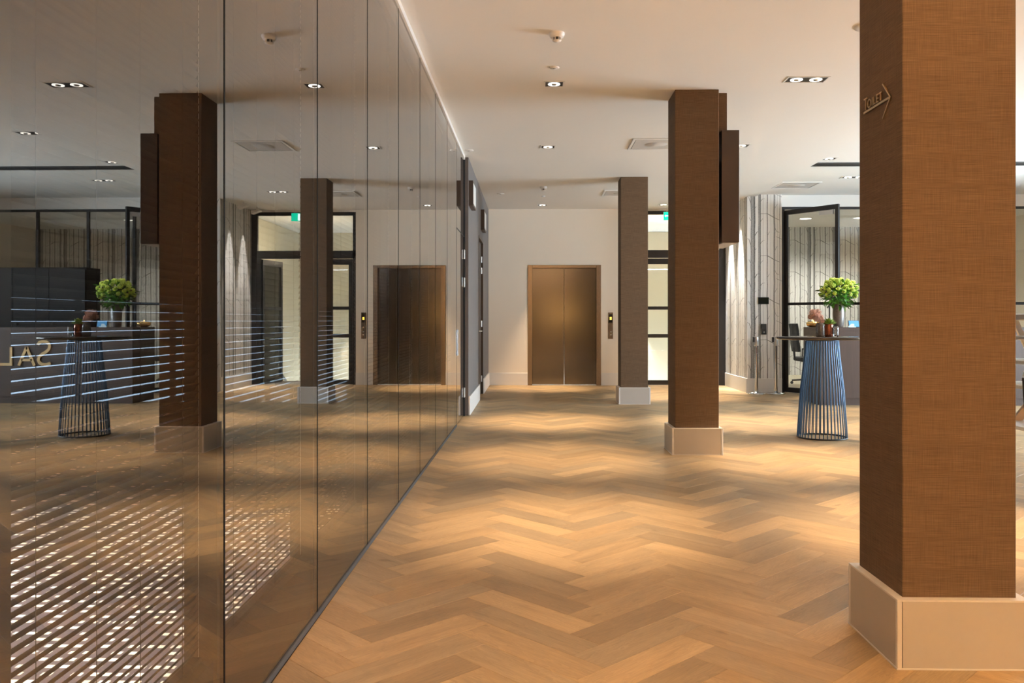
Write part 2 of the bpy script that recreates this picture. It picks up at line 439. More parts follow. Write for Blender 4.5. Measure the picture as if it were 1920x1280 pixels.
for c in range(-3, 14):
    for k in range(-30, 120):
        for kind in (0, 1):
            if kind == 0: ac, bc, ang = k*PW+PL/2, k*PW+PW/2, radians(45)
            else: ac, bc, ang = k*PW+PL+PW/2, k*PW+PW-PL/2, radians(135)
            cx = X0 + (ac-bc)/r2 + c*PL*r2; cy = Y0 + (ac+bc)/r2
            if cx < -1.3 or cx > XR+0.4 or cy < -3.4 or cy > YB+0.5: continue
            planks.append((cx, cy, ang))
RECT = (-0.86, XR-0.01, -2.98, YB+0.05)
hl, hw = PL/2, PW/2
full = [(-hl,-hw),(hl,-hw),(hl,hw),(-hl,hw)]
def rot(p, a, cx, cy): return (cx+p[0]*cos(a)-p[1]*sin(a), cy+p[0]*sin(a)+p[1]*cos(a))
items = []
for cx, cy, a in planks:
    wp = [rot(p, a, cx, cy) for p in full]
    q = clip(wp, RECT)
    if not q: continue
    d = []
    for p in q:
        if not d or (abs(p[0]-d[-1][0])+abs(p[1]-d[-1][1])) > 1e-5: d.append(p)
    if len(d) > 2 and abs(d[0][0]-d[-1][0])+abs(d[0][1]-d[-1][1]) < 1e-5: d.pop()
    if len(d) < 3: continue
    area = 0.5*abs(sum(d[i-1][0]*d[i][1]-d[i][0]*d[i-1][1] for i in range(len(d))))
    if area < 2e-4: continue
    whole = all(RECT[0] <= p[0] <= RECT[1] and RECT[2] <= p[1] <= RECT[3] for p in wp)
    t = 1600*cx/max(cy,0.1)+36
    vis = cy > 2.45 and -1000 < t < 985 and cx > -0.9
    near = cy if vis else 99
    items.append((near, cx, cy, a, d, whole))
items.sort(key=lambda e: e[0])
pv, pf = plank_mesh('plank', full, None)
pme = bpy.data.meshes.new('plank'); pme.from_pydata(pv, [], pf); pme.materials.append(M['plank'])
uvl = pme.uv_layers.new(name='UVMap')
for l in pme.loops: uvl.data[l.index].uv = pv[l.vertex_index][:2]
fv, ff, fuv = [], [], []
count = 0
for near, cx, cy, a, d, whole in items:
    loc = [((p[0]-cx)*cos(a)+(p[1]-cy)*sin(a), -(p[0]-cx)*sin(a)+(p[1]-cy)*cos(a)) for p in d]
    if near < 90 and count < 300:
        if whole: me = pme
        else:
            vs, fs = plank_mesh('plank', loc, None)
            me = bpy.data.meshes.new('plank'); me.from_pydata(vs, [], fs); me.materials.append(M['plank'])
            ul = me.uv_layers.new(name='UVMap')
            for l in me.loops: ul.data[l.index].uv = vs[l.vertex_index][:2]
        o = bpy.data.objects.new('plank', me); o.location = (cx, cy, 0); o.rotation_euler = (0,0,a)
        o.parent = floor; COL.objects.link(o); count += 1
    else:
        vs, fs = plank_mesh('plank', loc, None); n0 = len(fv)
        for v in vs: fv.append((*rot(v, a, cx, cy), v[2])); fuv.append((v[0], v[1]))
        ff += [[n0+i for i in f] for f in fs]
fme = bpy.data.meshes.new('plank_field'); fme.from_pydata(fv, [], ff); fme.materials.append(M['plank_field'])
ul = fme.uv_layers.new(name='UVMap')
for l in fme.loops: ul.data[l.index].uv = fuv[l.vertex_index]
fo = bpy.data.objects.new('plank_field', fme); fo.parent = floor; fo['kind'] = 'stuff'; COL.objects.link(fo)

# ceiling, with the slightly raised strip over the reception
ce = MB().box(-0.95, 3.75, -3.0, YB+0.1, CZ, CZ+0.3)
ce.box(3.75, XR, -3.0, 14.40, CZ+0.03, CZ+0.3)
tag(ce.build('ceiling', M['ceiling']), 'flat white plaster ceiling of the lobby', 'ceiling', kind='structure')

# elevator wall with its opening, baseboards
EX0, EX1, EH = -0.065, 1.295, 2.235
wb = MB().box(-0.95, EX0, YB, YB+0.2, 0, CZ).box(EX1, 1.62, YB, YB+0.2, 0, CZ).box(EX0, EX1, YB, YB+0.2, EH, CZ)
wb.box(EX0, EX1, YB+0.2, YB+0.3, 0, EH)
tag(wb.build('wall_back', M['cream']), 'plain cream wall around the lift doors', 'wall', kind='structure')
tag(box(XW+0.02, EX0-0.002, YB-0.02, YB, 0, PH-0.01).build('baseboard_back_left', M['white'], bevel=0.003), 'tall white baseboard left of the lift doors', 'baseboard', kind='structure')
tag(box(EX1+0.002, 1.62, YB-0.02, YB, 0, PH-0.01).build('baseboard_back_right', M['white'], bevel=0.003), 'short tall white baseboard right of the lift doors', 'baseboard', kind='structure')

# grey wall on the left beyond the glass
DY0, DY1, DZ = 12.90, 14.02, 2.49
wl = MB().box(-1.05, XW, YE+0.06, DY0, 0, CZ).box(-1.05, XW, DY1, YB, 0, CZ).box(-1.05, XW, DY0, DY1, DZ, CZ)
wl.box(-1.05, -0.95, DY0, DY1, 0, DZ)
tag(wl.build('wall_left', M['greywall']), 'grey fabric covered wall between glass and lift wall', 'wall', kind='structure')
tag(box(XW, XW+0.022, YE+0.06, DY0, 0, PH).build('baseboard_left_near', M['white'], bevel=0.003), 'white baseboard of the grey wall nearer than its door', 'baseboard', kind='structure')
tag(box(XW, XW+0.022, DY1, YB-0.02, 0, PH).build('baseboard_left_far', M['white'], bevel=0.003), 'white baseboard of the grey wall beyond its door', 'baseboard', kind='structure')
d1 = thing('door_1', 'narrow grey wooden door in the grey wall', 'door', (XW-0.03, DY0, 0), kind='structure')
box(XW-0.075, XW-0.030, DY0+0.03, DY1-0.03, 0.005, DZ-0.03).build('door_leaf', M['doorgrey'], d1, bevel=0.002)
MB().box(XW-0.08, XW+0.006, DY0, DY0+0.028, 0, DZ).box(XW-0.08, XW+0.006, DY1-0.028, DY1, 0, DZ).box(XW-0.08, XW+0.006, DY0+0.028, DY1-0.028, DZ-0.028, DZ).build('door_frame', M['brownbox'], d1)
hd = MB().box(XW-0.032, XW-0.022, DY0+0.08, DY0+0.12, 0.93, 1.17).tube([(XW-0.025, DY0+0.10, 1.04),(XW+0.03, DY0+0.10, 1.04),(XW+0.035, DY0+0.12, 1.04),(XW+0.035, DY0+0.23, 1.04)], 0.010, 8)
hd.build('handle', M['silver'], d1)
for hz in (0.25, 1.15, 2.02, 2.20):
    MB().tube([(XW-0.02, DY1-0.03, hz-0.05),(XW-0.02, DY1-0.03, hz+0.05)], 0.010, 8).build('hinge', M['silver'], d1)

# walls never in the picture but closing the room
tag(box(-1.05, -0.86, -3.0, 0.30, 0, CZ).build('wall_left_near', M['greywall']), 'grey fabric wall beside the photographer', 'wall', kind='structure')
tag(box(-1.05, XR, -3.2, -3.0, 0, CZ).build('wall_front', M['wenge']), 'dark panelled wall behind the photographer', 'wall', kind='structure')
WY0, WY1, WZ0, WZ1 = 7.3, 12.1, 0.3, 2.6
wr = MB().box(XR, XR+0.25, -3.2, WY0, 0, CZ+0.1).box(XR, XR+0.25, WY1, 19.2, 0, CZ+0.1).box(XR, XR+0.25, WY0, WY1, 0, WZ0).box(XR, XR+0.25, WY0, WY1, WZ1, CZ+0.1)
tag(wr.build('wall_right', M['cream']), 'cream street wall at the right of the lobby', 'wall', kind='structure')
wn = thing('window_1', 'large street window in the right wall', 'window', (XR+0.1, 9.7, WZ0), kind='structure')
for i in range(4):
    y0 = WY0 + (WY1-WY0)/4*i; y1 = WY0 + (WY1-WY0)/4*(i+1)
    MB().box(XR+0.06, XR+0.12, y0, y0+0.05, WZ0, WZ1).box(XR+0.06, XR+0.12, y1-0.05, y1, WZ0, WZ1).box(XR+0.06, XR+0.12, y0+0.05, y1-0.05, WZ0, WZ0+0.06).box(XR+0.06, XR+0.12, y0+0.05, y1-0.05, WZ1-0.06, WZ1).build('window_frame', M['black'], wn)
    box(XR+0.085, XR+0.095, y0+0.05, y1-0.05, WZ0+0.06, WZ1-0.06).build('pane', M['window'], wn)

# birch papered pier between the glazed screen and the reception
BX0, BX1, BY0 = 3.60, 4.17, 14.30
tag(box(BX0, BX1, BY0, 15.97, 0, CZ+0.03).build('wall_pier', M['birch']), 'wall pier papered with grey birch trunks', 'wall', kind='structure')
bb = MB().box(BX0-0.02, BX1, BY0-0.02, BY0, 0, PH).box(BX0-0.02, BX0, BY0, YB, 0, PH)
tag(bb.build('baseboard_pier', M['white'], bevel=0.003), 'tall white baseboard around the birch papered pier', 'baseboard', kind='structure')

# ------------------------------------------------------------------ meeting room behind the glass
MX = -7.3
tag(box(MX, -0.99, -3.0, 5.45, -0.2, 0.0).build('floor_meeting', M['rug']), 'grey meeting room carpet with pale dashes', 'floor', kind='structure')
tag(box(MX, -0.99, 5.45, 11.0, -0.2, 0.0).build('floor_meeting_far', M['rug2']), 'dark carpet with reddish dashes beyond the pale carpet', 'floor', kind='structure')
tag(box(MX, -0.97, -3.0, 11.0, CZ, CZ+0.2).build('ceiling_meeting', M['ceiling']), 'ceiling of the meeting room behind the blinds', 'ceiling', kind='structure')
we = MB().box(MX, -7.2, 11.0, 11.2, 0, CZ).box(-2.2, -1.05, 11.0, 11.2, 0, CZ).box(-7.2, -2.2, 11.0, 11.2, 0, 0.10).box(-7.2, -2.2, 11.0, 11.2, 1.80, CZ)
tag(we.build('wall_meeting_back', M['darkwall']), 'dark end wall of the meeting room', 'wall', kind='structure')
tag(box(MX, -1.05, -3.2, -3.0, 0, CZ).build('wall_meeting_front', M['darkwall']), 'dark near wall of the meeting room', 'wall', kind='structure')
tag(box(MX-0.2, MX, -3.2, 11.2, 0, CZ).build('wall_meeting_left', M['darkwall']), 'dark side wall of the meeting room', 'wall', kind='structure')
wn2 = thing('window_2', 'daylit window band of the meeting room seen between the slats', 'window', (-4.7, 11.1, 0.1), kind='structure')
for i in range(4):
    x0 = -7.2+1.25*i; x1 = x0+1.25
    MB().box(x0, x0+0.03, 11.06, 11.12, 0.1, 1.8).box(x1-0.03, x1, 11.06, 11.12, 0.1, 1.8).box(x0+0.03, x1-0.03, 11.06, 11.12, 0.1, 0.14).box(x0+0.03, x1-0.03, 11.06, 11.12, 1.76, 1.8).build('window_frame', M['black'], wn2)
    box(x0+0.03, x1-0.03, 11.085, 11.095, 0.14, 1.76).build('pane', M['window'], wn2)
tag(box(-14.0, -1.3, 15.5, 15.7, -0.3, 7.0).build('wall_street', M['street']), 'blue grey house front across the street', 'wall', kind='structure')
tag(box(-14.0, -1.3, 11.25, 15.5, -0.4, -0.3).build('floor_street', M['street']), 'grey pavement outside the meeting room window', 'pavement', kind='structure')

# ------------------------------------------------------------------ glass partition (local axes: +x lobby side, y along it)
GA = -0.003
def G(y): return (-0.877 - GA*y, y, 0)
SE = [0.32 + 1.04*i for i in range(11)]      # seams; the last is the end of the glass
gp = thing('wall_glass', 'long frameless dark glass partition reflecting the lobby', 'glass partition', G(0), GA, kind='structure')
GT = 3.225
DOOR_I = 9
def pane(x0, x1, y0, y1, z0, z1):
    b = MB().add([(x1,y0,z0),(x1,y1,z0),(x1,y1,z1),(x1,y0,z1)], [(0,1,2,3)], 0)
    b.add([(x0,y0,z0),(x0,y0,z1),(x0,y1,z1),(x0,y1,z0)], [(0,1,2,3)], 1)
    b.add([(x0,y0,z0),(x1,y0,z0),(x1,y0,z1),(x0,y0,z1)], [(0,1,2,3)], 2).add([(x0,y1,z0),(x0,y1,z1),(x1,y1,z1),(x1,y1,z0)], [(0,1,2,3)], 2)
    b.add([(x0,y0,z1),(x1,y0,z1),(x1,y1,z1),(x0,y1,z1)], [(0,1,2,3)], 2).add([(x0,y0,z0),(x0,y1,z0),(x1,y1,z0),(x1,y0,z0)], [(0,1,2,3)], 2)
    return b
GM = [M['glass'], M['glassback'], M['glassedge']]
for i in range(10):
    y0, y1 = SE[i]+0.0015, SE[i+1]-0.0015
    if i == DOOR_I: pane(-0.010, 0, y0, y1, 2.262, GT).build('pane', GM, gp, local=True)
    else: pane(-0.010, 0, y0, y1, 0.022, GT).build('pane', GM, gp, local=True)
for i in range(11):
    y = SE[i]
    wdt = 0.024
    MB().box(-0.105, -0.012, y-wdt, (y+0.072 if i == 1 else y+wdt) if i < 10 else y+0.005, 0.0, CZ).build('post', M['post'], gp, local=True)
for i in range(10):
    y0, y1 = SE[i]+0.025, SE[i+1]-0.025
    box(-0.100, -0.022, y0, y1, 0.0, 0.245).build('bottom_rail', M['post'], gp, local=True)
    box(-0.100, -0.014, y0, y1, 3.10, CZ).build('header_rail', M['post'], gp, local=True)
for y in SE[1:10]: box(-0.011, 0.0008, y-0.0052, y+0.0052, 0.022, GT).build('joint_strip', M['joint'], gp, local=True)
MB().box(-0.011, 0.005, SE[0], SE[9]-0.002, 0, 0.022).build('floor_channel', M['slot'], gp, local=True, label='thin dark metal channel under the glass')
MB().box(-0.012, 0.014, SE[0], SE[10], GT, CZ).build('ceiling_trim', M['white'], gp, local=True)
MB().box(-0.10, 0.008, SE[10]+0.006, SE[10]+0.058, 0, CZ).build('end_profile', M['blueprofile'], gp, local=True)
# glass door in the last bay
d2 = thing('door_2', 'glass door in the far end of the glass partition', 'door', G(SE[9]), GA, kind='structure')
pane(-0.012, -0.001, 0.010, 1.030, 0.008, 2.250).build('pane', GM, d2, local=True)
MB().box(-0.012, 0.0015, -0.0015, 0.008, 0.0, 2.262).box(-0.012, 0.0015, 0.008, 1.032, 2.252, 2.262).build('seal', M['black'], d2, local=True)
MB().box(-0.001, 0.010, 0.05, 0.13, 0.80, 1.10).build('handle_plate', M['satin'], d2, local=True, bevel=0.004)
MB().box(0.010, 0.012, 0.07, 0.11, 0.84, 1.05).build('recessed_pull', M['blackgloss'], d2, local=True)
for hz in (0.30, 1.68, 2.03):
    MB().box(-0.001, 0.016, 0.955, 1.040, hz-0.06, hz+0.06).build('hinge', M['satin'], d2, local=True, bevel=0.004)

# venetian blinds, one per bay
def slat_profile(tilt):
    W = 0.025; pts = []
    n = 4
    up, dn = [], []
    for k in range(n+1):
        s = -W/2 + W*k/n; b = 0.0022*(1-(2*s/W)**2)
        up.append((s, b+0.0003)); dn.append((s, b-0.0003))
    prof = up + dn[::-1]
    return [(-(p[0]*cos(tilt)) + p[1]*sin(tilt), -p[0]*sin(tilt)*-1*-1 + p[1]*cos(tilt)) for p in prof]
TILT = radians(54.5)
# local +x is the lobby: the lobby edge of each slat is the higher one
def tilt_prof():
    W = 0.025; n = 4; up, dn = [], []
    for k in range(n+1):
        s = -W/2 + W*k/n; b = 0.0022*(1-(2*s/W)**2)
        up.append((s, b+0.0003)); dn.append((s, b-0.0003))
    return [(p[0]*cos(TILT) - p[1]*sin(TILT), p[0]*sin(TILT) + p[1]*cos(TILT)) for p in up + dn[::-1]]
PROF = tilt_prof()
BXC = -0.058
LEN = 0.945
def add_slat(b, z, L=LEN): return b.prism(PROF, lambda u, v, k: (BXC+u, 0.045 + L*k, z+v))
slat_me = None
ORD = {1: 'nearest whole', 2: 'second', 3: 'third', 4: 'fourth', 5: 'fifth', 6: 'sixth', 7: 'seventh', 8: 'eighth'}
SP = 0.0215; Z0B = 0.285; NS = 131
cords = (0.10, 0.20, 0.42, 0.62, 0.86)
for i in range(1, 9):
    bl = thing('venetian_blind', 'dark slatted venetian blind inside the %s glass bay from the near end' % ORD[i], 'blind', G(SE[i]), GA, 'venetian blinds inside the glass partition')
    box(BXC-0.018, BXC+0.018, 0.040, 0.995, 3.072, 3.099).build('head_rail', M['slat'], bl, local=True)
    box(BXC-0.012, BXC+0.012, 0.045, 0.990, 0.252, 0.266).build('bottom_rail', M['slat'], bl, local=True)
    if i <= 2:
        if slat_me is None:
            o = add_slat(MB(), 0.0).build('slat', M['slat'], bl, local=True); slat_me = o.data
            o.location = (0, 0, Z0B); rng = range(1, NS)
        else: rng = range(NS)
        for k in rng:
            o = bpy.data.objects.new('slat', slat_me); o.parent = bl; o.location = (0, 0, Z0B+SP*k); COL.objects.link(o)
    else:
        b = MB()
        for k in range(NS): add_slat(b, Z0B+SP*k)
        b.build('slats', M['slat'], bl, local=True, kind='stuff')
    for cy in cords:
        MB().box(BXC+0.0125, BXC+0.0137, cy-0.0006, cy+0.0006, 0.26, 3.08).build('cord', M['cord'], bl, local=True)
    MB().box(BXC-0.0009, BXC+0.0009, 0.999, 1.001, 0.26, 3.08).build('edge_cord', M['whitecord'], bl, local=True)

# ------------------------------------------------------------------ fabric clad columns
CXC, CHW, PHW = 1.485, 0.195, 0.225
def column(yf, label):
    c = thing('fabric_column', label, 'column', (CXC, yf+CHW, 0), kind='structure')
    y0, y1 = yf, yf+2*CHW
    box(CXC-CHW, CXC+CHW, y0, y1, 0.10, CZ).build('shaft', M['weave'], c, bevel=0.003)
    p0, p1 = CXC-PHW, CXC+PHW; q0, q1 = y0-0.03, y1+0.03; th = 0.028
    box(p0+0.018, p1-0.018, q0, q0+th, 0.004, PH-0.006).build('plinth_board', M['plinth'], c)
    box(p0+0.018, p1-0.018, q1-th, q1, 0.004, PH-0.006).build('plinth_board', M['plinth'], c)
    box(p0, p0+th, q0+0.018, q1-0.018, 0.004, PH-0.006).build('plinth_board', M['plinth'], c)
    box(p1-th, p1, q0+0.018, q1-0.018, 0.004, PH-0.006).build('plinth_board', M['plinth'], c)
    for cx in (p0-0.001, p1-0.017+0.001):
        for cy in (q0-0.001, q1-0.017+0.001):
            box(cx, cx+0.017, cy, cy+0.017, 0.0, PH-0.006).build('corner_bead', M['white'], c, bevel=0.002)
    t = MB().box(p0-0.001, p1+0.001, q0-0.001, q0+0.03, PH-0.006, PH).box(p0-0.001, p1+0.001, q1-0.03, q1+0.001, PH-0.006, PH).box(p0-0.001, p0+0.03, q0+0.03, q1-0.03, PH-0.006, PH).box(p1-0.03, p1+0.001, q0+0.03, q1-0.03, PH-0.006, PH)
    t.build('plinth_cap', M['white'], c)
    MB().box(p0-0.003, p1+0.003, q0-0.003, q0+0.01, 0, 0.005).box(p0-0.003, p0+0.01, q0+0.01, q1, 0, 0.005).box(p1-0.01, p1+0.003, q0+0.01, q1, 0, 0.005).build('sealant_line', M['white'], c)
    return c
CY = (2.995, 7.68, 12.32)
column(CY[0], 'nearest brown woven fabric column, the one carrying the toilet sign')
column(CY[1], 'brown woven fabric column with a dark box on its side')
column(CY[2], 'farthest brown woven fabric column, standing before the lift wall')

# duct and projecting box on the second column
dk = tag(box(CXC+CHW+0.001, CXC+CHW+0.10, CY[1]+0.12, CY[1]+0.32, 2.917, CZ).build('cable_duct', M['weave'], bevel=0.002), 'slim brown fabric duct from the ceiling beside the second column', 'duct')
sb = thing('display_box', 'dark brown box hung on the right side of the second column', 'sign box', (CXC+CHW+0.13, CY[1]+0.3, 1.92))
box(CXC+CHW+0.034, CXC+CHW+0.192, CY[1]+0.04, CY[1]+0.66, 1.905, 2.915).build('case', M['brownbox'], sb, bevel=0.003)
box(CXC+CHW+0.192, CXC+CHW+0.197, CY[1]+0.08, CY[1]+0.62, 1.945, 2.875).build('front_panel', M['blackgloss'], sb)
box(CXC+CHW+0.045, CXC+CHW+0.18, CY[1]+0.055, CY[1]+0.645, 1.899, 1.905).build('underside_panel', M['plinth'], sb)
box(CXC+CHW, CXC+CHW+0.036, CY[1]+0.40, CY[1]+0.44, 2.1, 2.7).build('bracket', M['black'], sb)

# toilet sign on the nearest column (reads towards the camera: u runs along -Y)
tsx = CXC-CHW
sg = thing('toilet_sign', 'brass TOILET lettering over an arrow on the nearest column', 'sign', (tsx, 3.20, 2.0))
def fT(u, v, k): return (tsx-0.0015-0.0045*k, 3.328-u, 2.004+v)
MB().stroke([(0,-0.003),(0.240,-0.003)], 0.008, fT).build('arrow_shaft', M['brass'], sg)
MB().stroke([(0.176,0.062),(0.243,-0.003),(0.176,-0.066)], 0.006, fT).build('arrow_head', M['brass'], sg)
sw = 0.0044
def let(pl, closed=False): 
    b = MB()
    for p in pl: b.stroke(p, sw, fT, closed=closed)
    b.build('letter', M['brass'], sg)
B0 = 0.006
let([[(0.002,0.048),(0.034,0.048)],[(0.018,0.048),(0.018,B0)]])
oc = [(0.054+0.0145*cos(2*pi*k/16), B0+0.0155+0.0155*sin(2*pi*k/16)) for k in range(16)]
let([oc], True)
let([[(0.082,B0),(0.082,B0+0.031)]])
let([[(0.094,B0+0.031),(0.094,B0+0.002),(0.113,B0+0.002)]])
let([[(0.139,B0+0.029),(0.122,B0+0.029),(0.122,B0+0.002),(0.139,B0+0.002)],[(0.122,B0+0.0155),(0.136,B0+0.0155)]])
let([[(0.144,B0+0.029),(0.170,B0+0.029)],[(0.157,B0+0.029),(0.157,B0)]])

# ------------------------------------------------------------------ lift
el = thing('elevator', 'brushed steel lift doors in a steel frame', 'elevator', ((EX0+EX1)/2, YB, 0))
fr = 0.085
MB().box(EX0, EX0+fr, YB-0.012, YB+0.12, 0, EH).box(EX1-fr, EX1, YB-0.012, YB+0.12, 0, EH).box(EX0+fr, EX1-fr, YB-0.012, YB+0.12, EH-0.055, EH).build('door_frame', M['steelf'], el, bevel=0.003)
mid = (EX0+EX1)/2
box(EX0+fr, mid-0.002, YB+0.08, YB+0.11, 0.008, EH-0.056).build('door_panel', M['steel'], el, bevel=0.002)
box(mid+0.002, EX1-fr, YB+0.08, YB+0.11, 0.008, EH-0.056).build('door_panel', M['steel'], el, bevel=0.002)
box(EX0+fr, EX1-fr, YB-0.012, YB+0.12, 0.0, 0.006).build('threshold', M['silver'], el)
cpx = 1.472
cp = thing('call_panel', 'narrow bronze lift call panel right of the lift doors', 'call panel', (cpx, YB, 1.1))
box(cpx-0.045, cpx+0.045, YB-0.014, YB, 0.862, 1.352).build('plate', M['steelf'], cp, bevel=0.003)
box(cpx-0.030, cpx+0.032, YB-0.017, YB-0.014, 1.165, 1.325).build('display', M['blackgloss'], cp)
MB().box(cpx-0.016, cpx+0.018, YB-0.0185, YB-0.017, 1.215, 1.268).build('lit_floor_mark', M['amber'], cp)
for bz in (0.995, 0.938):
    MB().tube([(cpx+0.004, YB-0.014, bz),(cpx+0.004, YB-0.022, bz)], 0.014, 12).build('button', M['silver'], cp)

# ------------------------------------------------------------------ boxes on the grey wall
for k, (y0, y1, z0, z1, lb) in enumerate(((YE+0.11, YE+0.62, 2.665, 2.985, 'dark framed sign box at the glass end of the grey wall'), (13.45, 13.96, 2.635, 2.955, 'dark framed sign box above the grey wooden door'))):
    x0, x1 = XW+0.001, XW+0.056
    s = thing('wall_sign_box', lb, 'sign box', (x0, y0, z0), group='sign boxes along the grey wall')
    box(x0, x1, y0, y1, z0, z1).build('case', M['brownbox'], s, bevel=0.002)
    box(x1, x1+0.004, y0+0.03, y1-0.03, z0+0.03, z1-0.03).build('face_panel', M['plastic'], s)

# ------------------------------------------------------------------ glazed screen to the stair hall
SX0, SX1, SY = 1.62, 3.60, 15.92
gs = thing('glazed_screen', 'black framed glazed screen between the lift wall and birch pier', 'glass screen', (2.6, SY, 0), kind='structure')
def barx(x0, x1, z0, z1, m='black', par=gs, nm='frame_bar'): return box(x0, x1, SY-0.03, SY+0.03, z0, z1).build(nm, M[m], par, bevel=0.002)
barx(SX0, SX1, 3.17, 3.235); barx(SX0, SX1, 2.365, 2.51)
barx(SX0, SX0+0.06, 0, 3.17); barx(SX1-0.18, SX1, 0, 2.365); barx(SX1-0.12, SX1, 2.51, 3.17)
box(SX0+0.06, SX1-0.12, SY-0.006, SY+0.006, 2.51, 3.17).build('pane', M['window'], gs)
tag(box(SX0, SX1, SY-0.05, SY+0.1, 3.235, CZ+0.02).build('wall_over_screen', M['ceiling']), 'thin white strip over the glazed screen', 'wall', kind='structure')
def leaf(name, label, L, H, rails, stile=0.075):
    """door leaf in local axes, hinge at the origin, leaf along +x"""
    d = thing(name, label, 'door', kind='structure')
    for x0, x1 in ((0, stile), (L-stile, L)): box(x0, x1, -0.022, 0.022, 0.01, H).build('stile', M['black'], d, local=True, bevel=0.002)
    for z0, z1 in rails: box(stile, L-stile, -0.022, 0.022, z0, z1).build('rail', M['black'], d, local=True, bevel=0.002)
    for (a, b) in zip(rails[:-1], rails[1:]): box(stile, L-stile, -0.005, 0.005, a[1], b[0]).build('pane', M['window'], d, local=True)
    return d
RL = [(0.01,0.095),(0.885,0.952),(1.405,1.465),(2.25,2.355)]
da = leaf('door_3', 'closed black framed glass leaf nearer the lift', 0.93, 2.355, RL); da.location = (SX0+0.065, SY, 0)
db = leaf('door_4', 'opened black framed glass leaf beside the birch pier', 0.80, 2.355, RL); db.location = (SX1-0.185, SY+0.03, 0); db.rotation_euler = (0,0,radians(100))
MB().tube([(0.72,0.0,1.05),(0.72,0.07,1.05),(0.60,0.08,1.05)], 0.010, 8).tube([(0.72,0,1.05),(0.72,-0.07,1.05),(0.60,-0.08,1.05)], 0.010, 8).build('handle', M['black'], db, local=True)
# stair hall
hw_ = MB().box(1.42, 1.62, YB+0.31, 20.2, -2.0, CZ).box(1.42, 4.05, 20.0, 20.2, -2.0, CZ).box(3.85, 4.05, 15.98, 20.0, -2.0, CZ)
tag(hw_.build('wall_hall', M['hallwall']), 'cream walls of the stair hall behind the screen', 'wall', kind='structure')
tag(box(1.42, 4.05, YB+0.32, 20.2, CZ+0.01, CZ+0.2).build('ceiling_hall', M['ceiling']), 'ceiling of the stair hall behind the screen', 'ceiling', kind='structure')
hf = MB().box(1.625, 3.85, YB+0.061, 16.9, -0.25, 0.0, 0)
tag(hf.build('floor_hall', M['stair']), 'stone landing behind the glazed screen', 'floor', kind='structure')
st = thing('staircase', 'stone stair going down behind the glazed screen', 'stairs', (2.7, 16.9, 0), kind='structure')
for k in range(9):
    box(1.63, 3.84, 16.9+0.27*k, 16.9+0.27*(k+1), -0.17*(k+1)-0.16, -0.17*(k+1)).build('step', M['stair'], st)
hr = thing('handrail', 'black handrail sloping down along the stair wall', 'handrail', (3.75, 16.6, 0.9))
MB().tube([(3.76,16.35,0.95),(3.76,16.6,0.95),(3.76,18.9,-0.25)], 0.022, 10).build('rail', M['black'], hr)
for yy, zz in ((16.5,0.95),(17.6,0.43),(18.7,-0.15)):
    MB().tube([(3.76,yy,zz-0.02),(3.76,yy,zz-0.07),(3.85,yy,zz-0.07)], 0.008, 6).build('bracket', M['black'], hr)
for lx in (2.35, 2.62): lamp('hall_wall_washer', 'SPOT', (lx, 19.80, 1.15), 70, WHITE, (lx, 19.95, -0.8), spot_size=radians(50), spot_blend=0.7, shadow_soft_size=0.02)
lamp('hall_lamp', 'POINT', (2.9, 17.3, 2.6), 32, (1.0,0.82,0.58), shadow_soft_size=0.15)

# exit sign hung in front of the screen
ex = thing('exit_sign', 'green and white running man exit sign hanging under the ceiling', 'exit sign', (2.56, 15.55, 3.1))
box(2.40, 2.74, 15.535, 15.565, 3.02, 3.175).build('housing', M['plastic'], ex, bevel=0.003)
box(2.405, 2.735, 15.531, 15.535, 3.025, 3.17).build('green_face', M['greenlit'], ex)
mn = MB(); fE = lambda u, v, k: (u, 15.531-0.002*k, v)
mn.prism([(2.565,3.035),(2.615,3.035),(2.615,3.16),(2.565,3.16)], fE)   # doorway
mn.stroke([(2.50,3.10),(2.44,3.10)], 0.018, fE).prism([(2.445,3.075),(2.445,3.125),(2.415,3.10)], fE)
mn.build('white_pictogram', M['whitelit'], ex)
MB().ball((2.553,15.53,3.145), 0.009, 8, 5, sq=(1,0.3,1)).stroke([(2.55,3.13),(2.535,3.09),(2.55,3.06),(2.53,3.045)], 0.012, fE).stroke([(2.535,3.09),(2.512,3.06)], 0.011, fE).stroke([(2.56,3.10),(2.545,3.125),(2.52,3.11)], 0.008, fE).build('running_figure', M['whitelit'], ex)
for rx in (2.46, 2.68): MB().tube([(rx,15.55,3.175),(rx,15.55,CZ)], 0.004, 6).build('suspension_rod', M['silver'], ex)

# two wall washer lamps at the top of the birch pier
for ly, lb in ((14.75, 'white square wall washer on the pier side, nearer the corner'), (15.45, 'white square wall washer on the pier side, nearer the screen')):
    w_ = thing('wall_washer', lb, 'lamp', (3.36, ly, 3.18), group='wall washers beside the birch pier')
    MB().add([(3.27,ly-0.07,3.20),(3.43,ly-0.07,3.14),(3.43,ly+0.07,3.14),(3.27,ly+0.07,3.20),(3.29,ly-0.07,3.245),(3.44,ly-0.07,3.19),(3.44,ly+0.07,3.19),(3.29,ly+0.07,3.245)], [(0,3,2,1),(4,5,6,7),(0,1,5,4),(1,2,6,5),(2,3,7,6),(3,0,4,7)]).build('head', M['plastic'], w_, bevel=0.003)
    MB().tube([(3.35,ly,3.22),(3.35,ly,CZ)], 0.012, 8).build('stem', M['plastic'], w_)
    lamp('wall_washer_light', 'SPOT', (3.46, ly, 3.13), 650, WHITE, (3.60, ly, 1.0), spot_size=radians(34), spot_blend=0.8, shadow_soft_size=0.02)

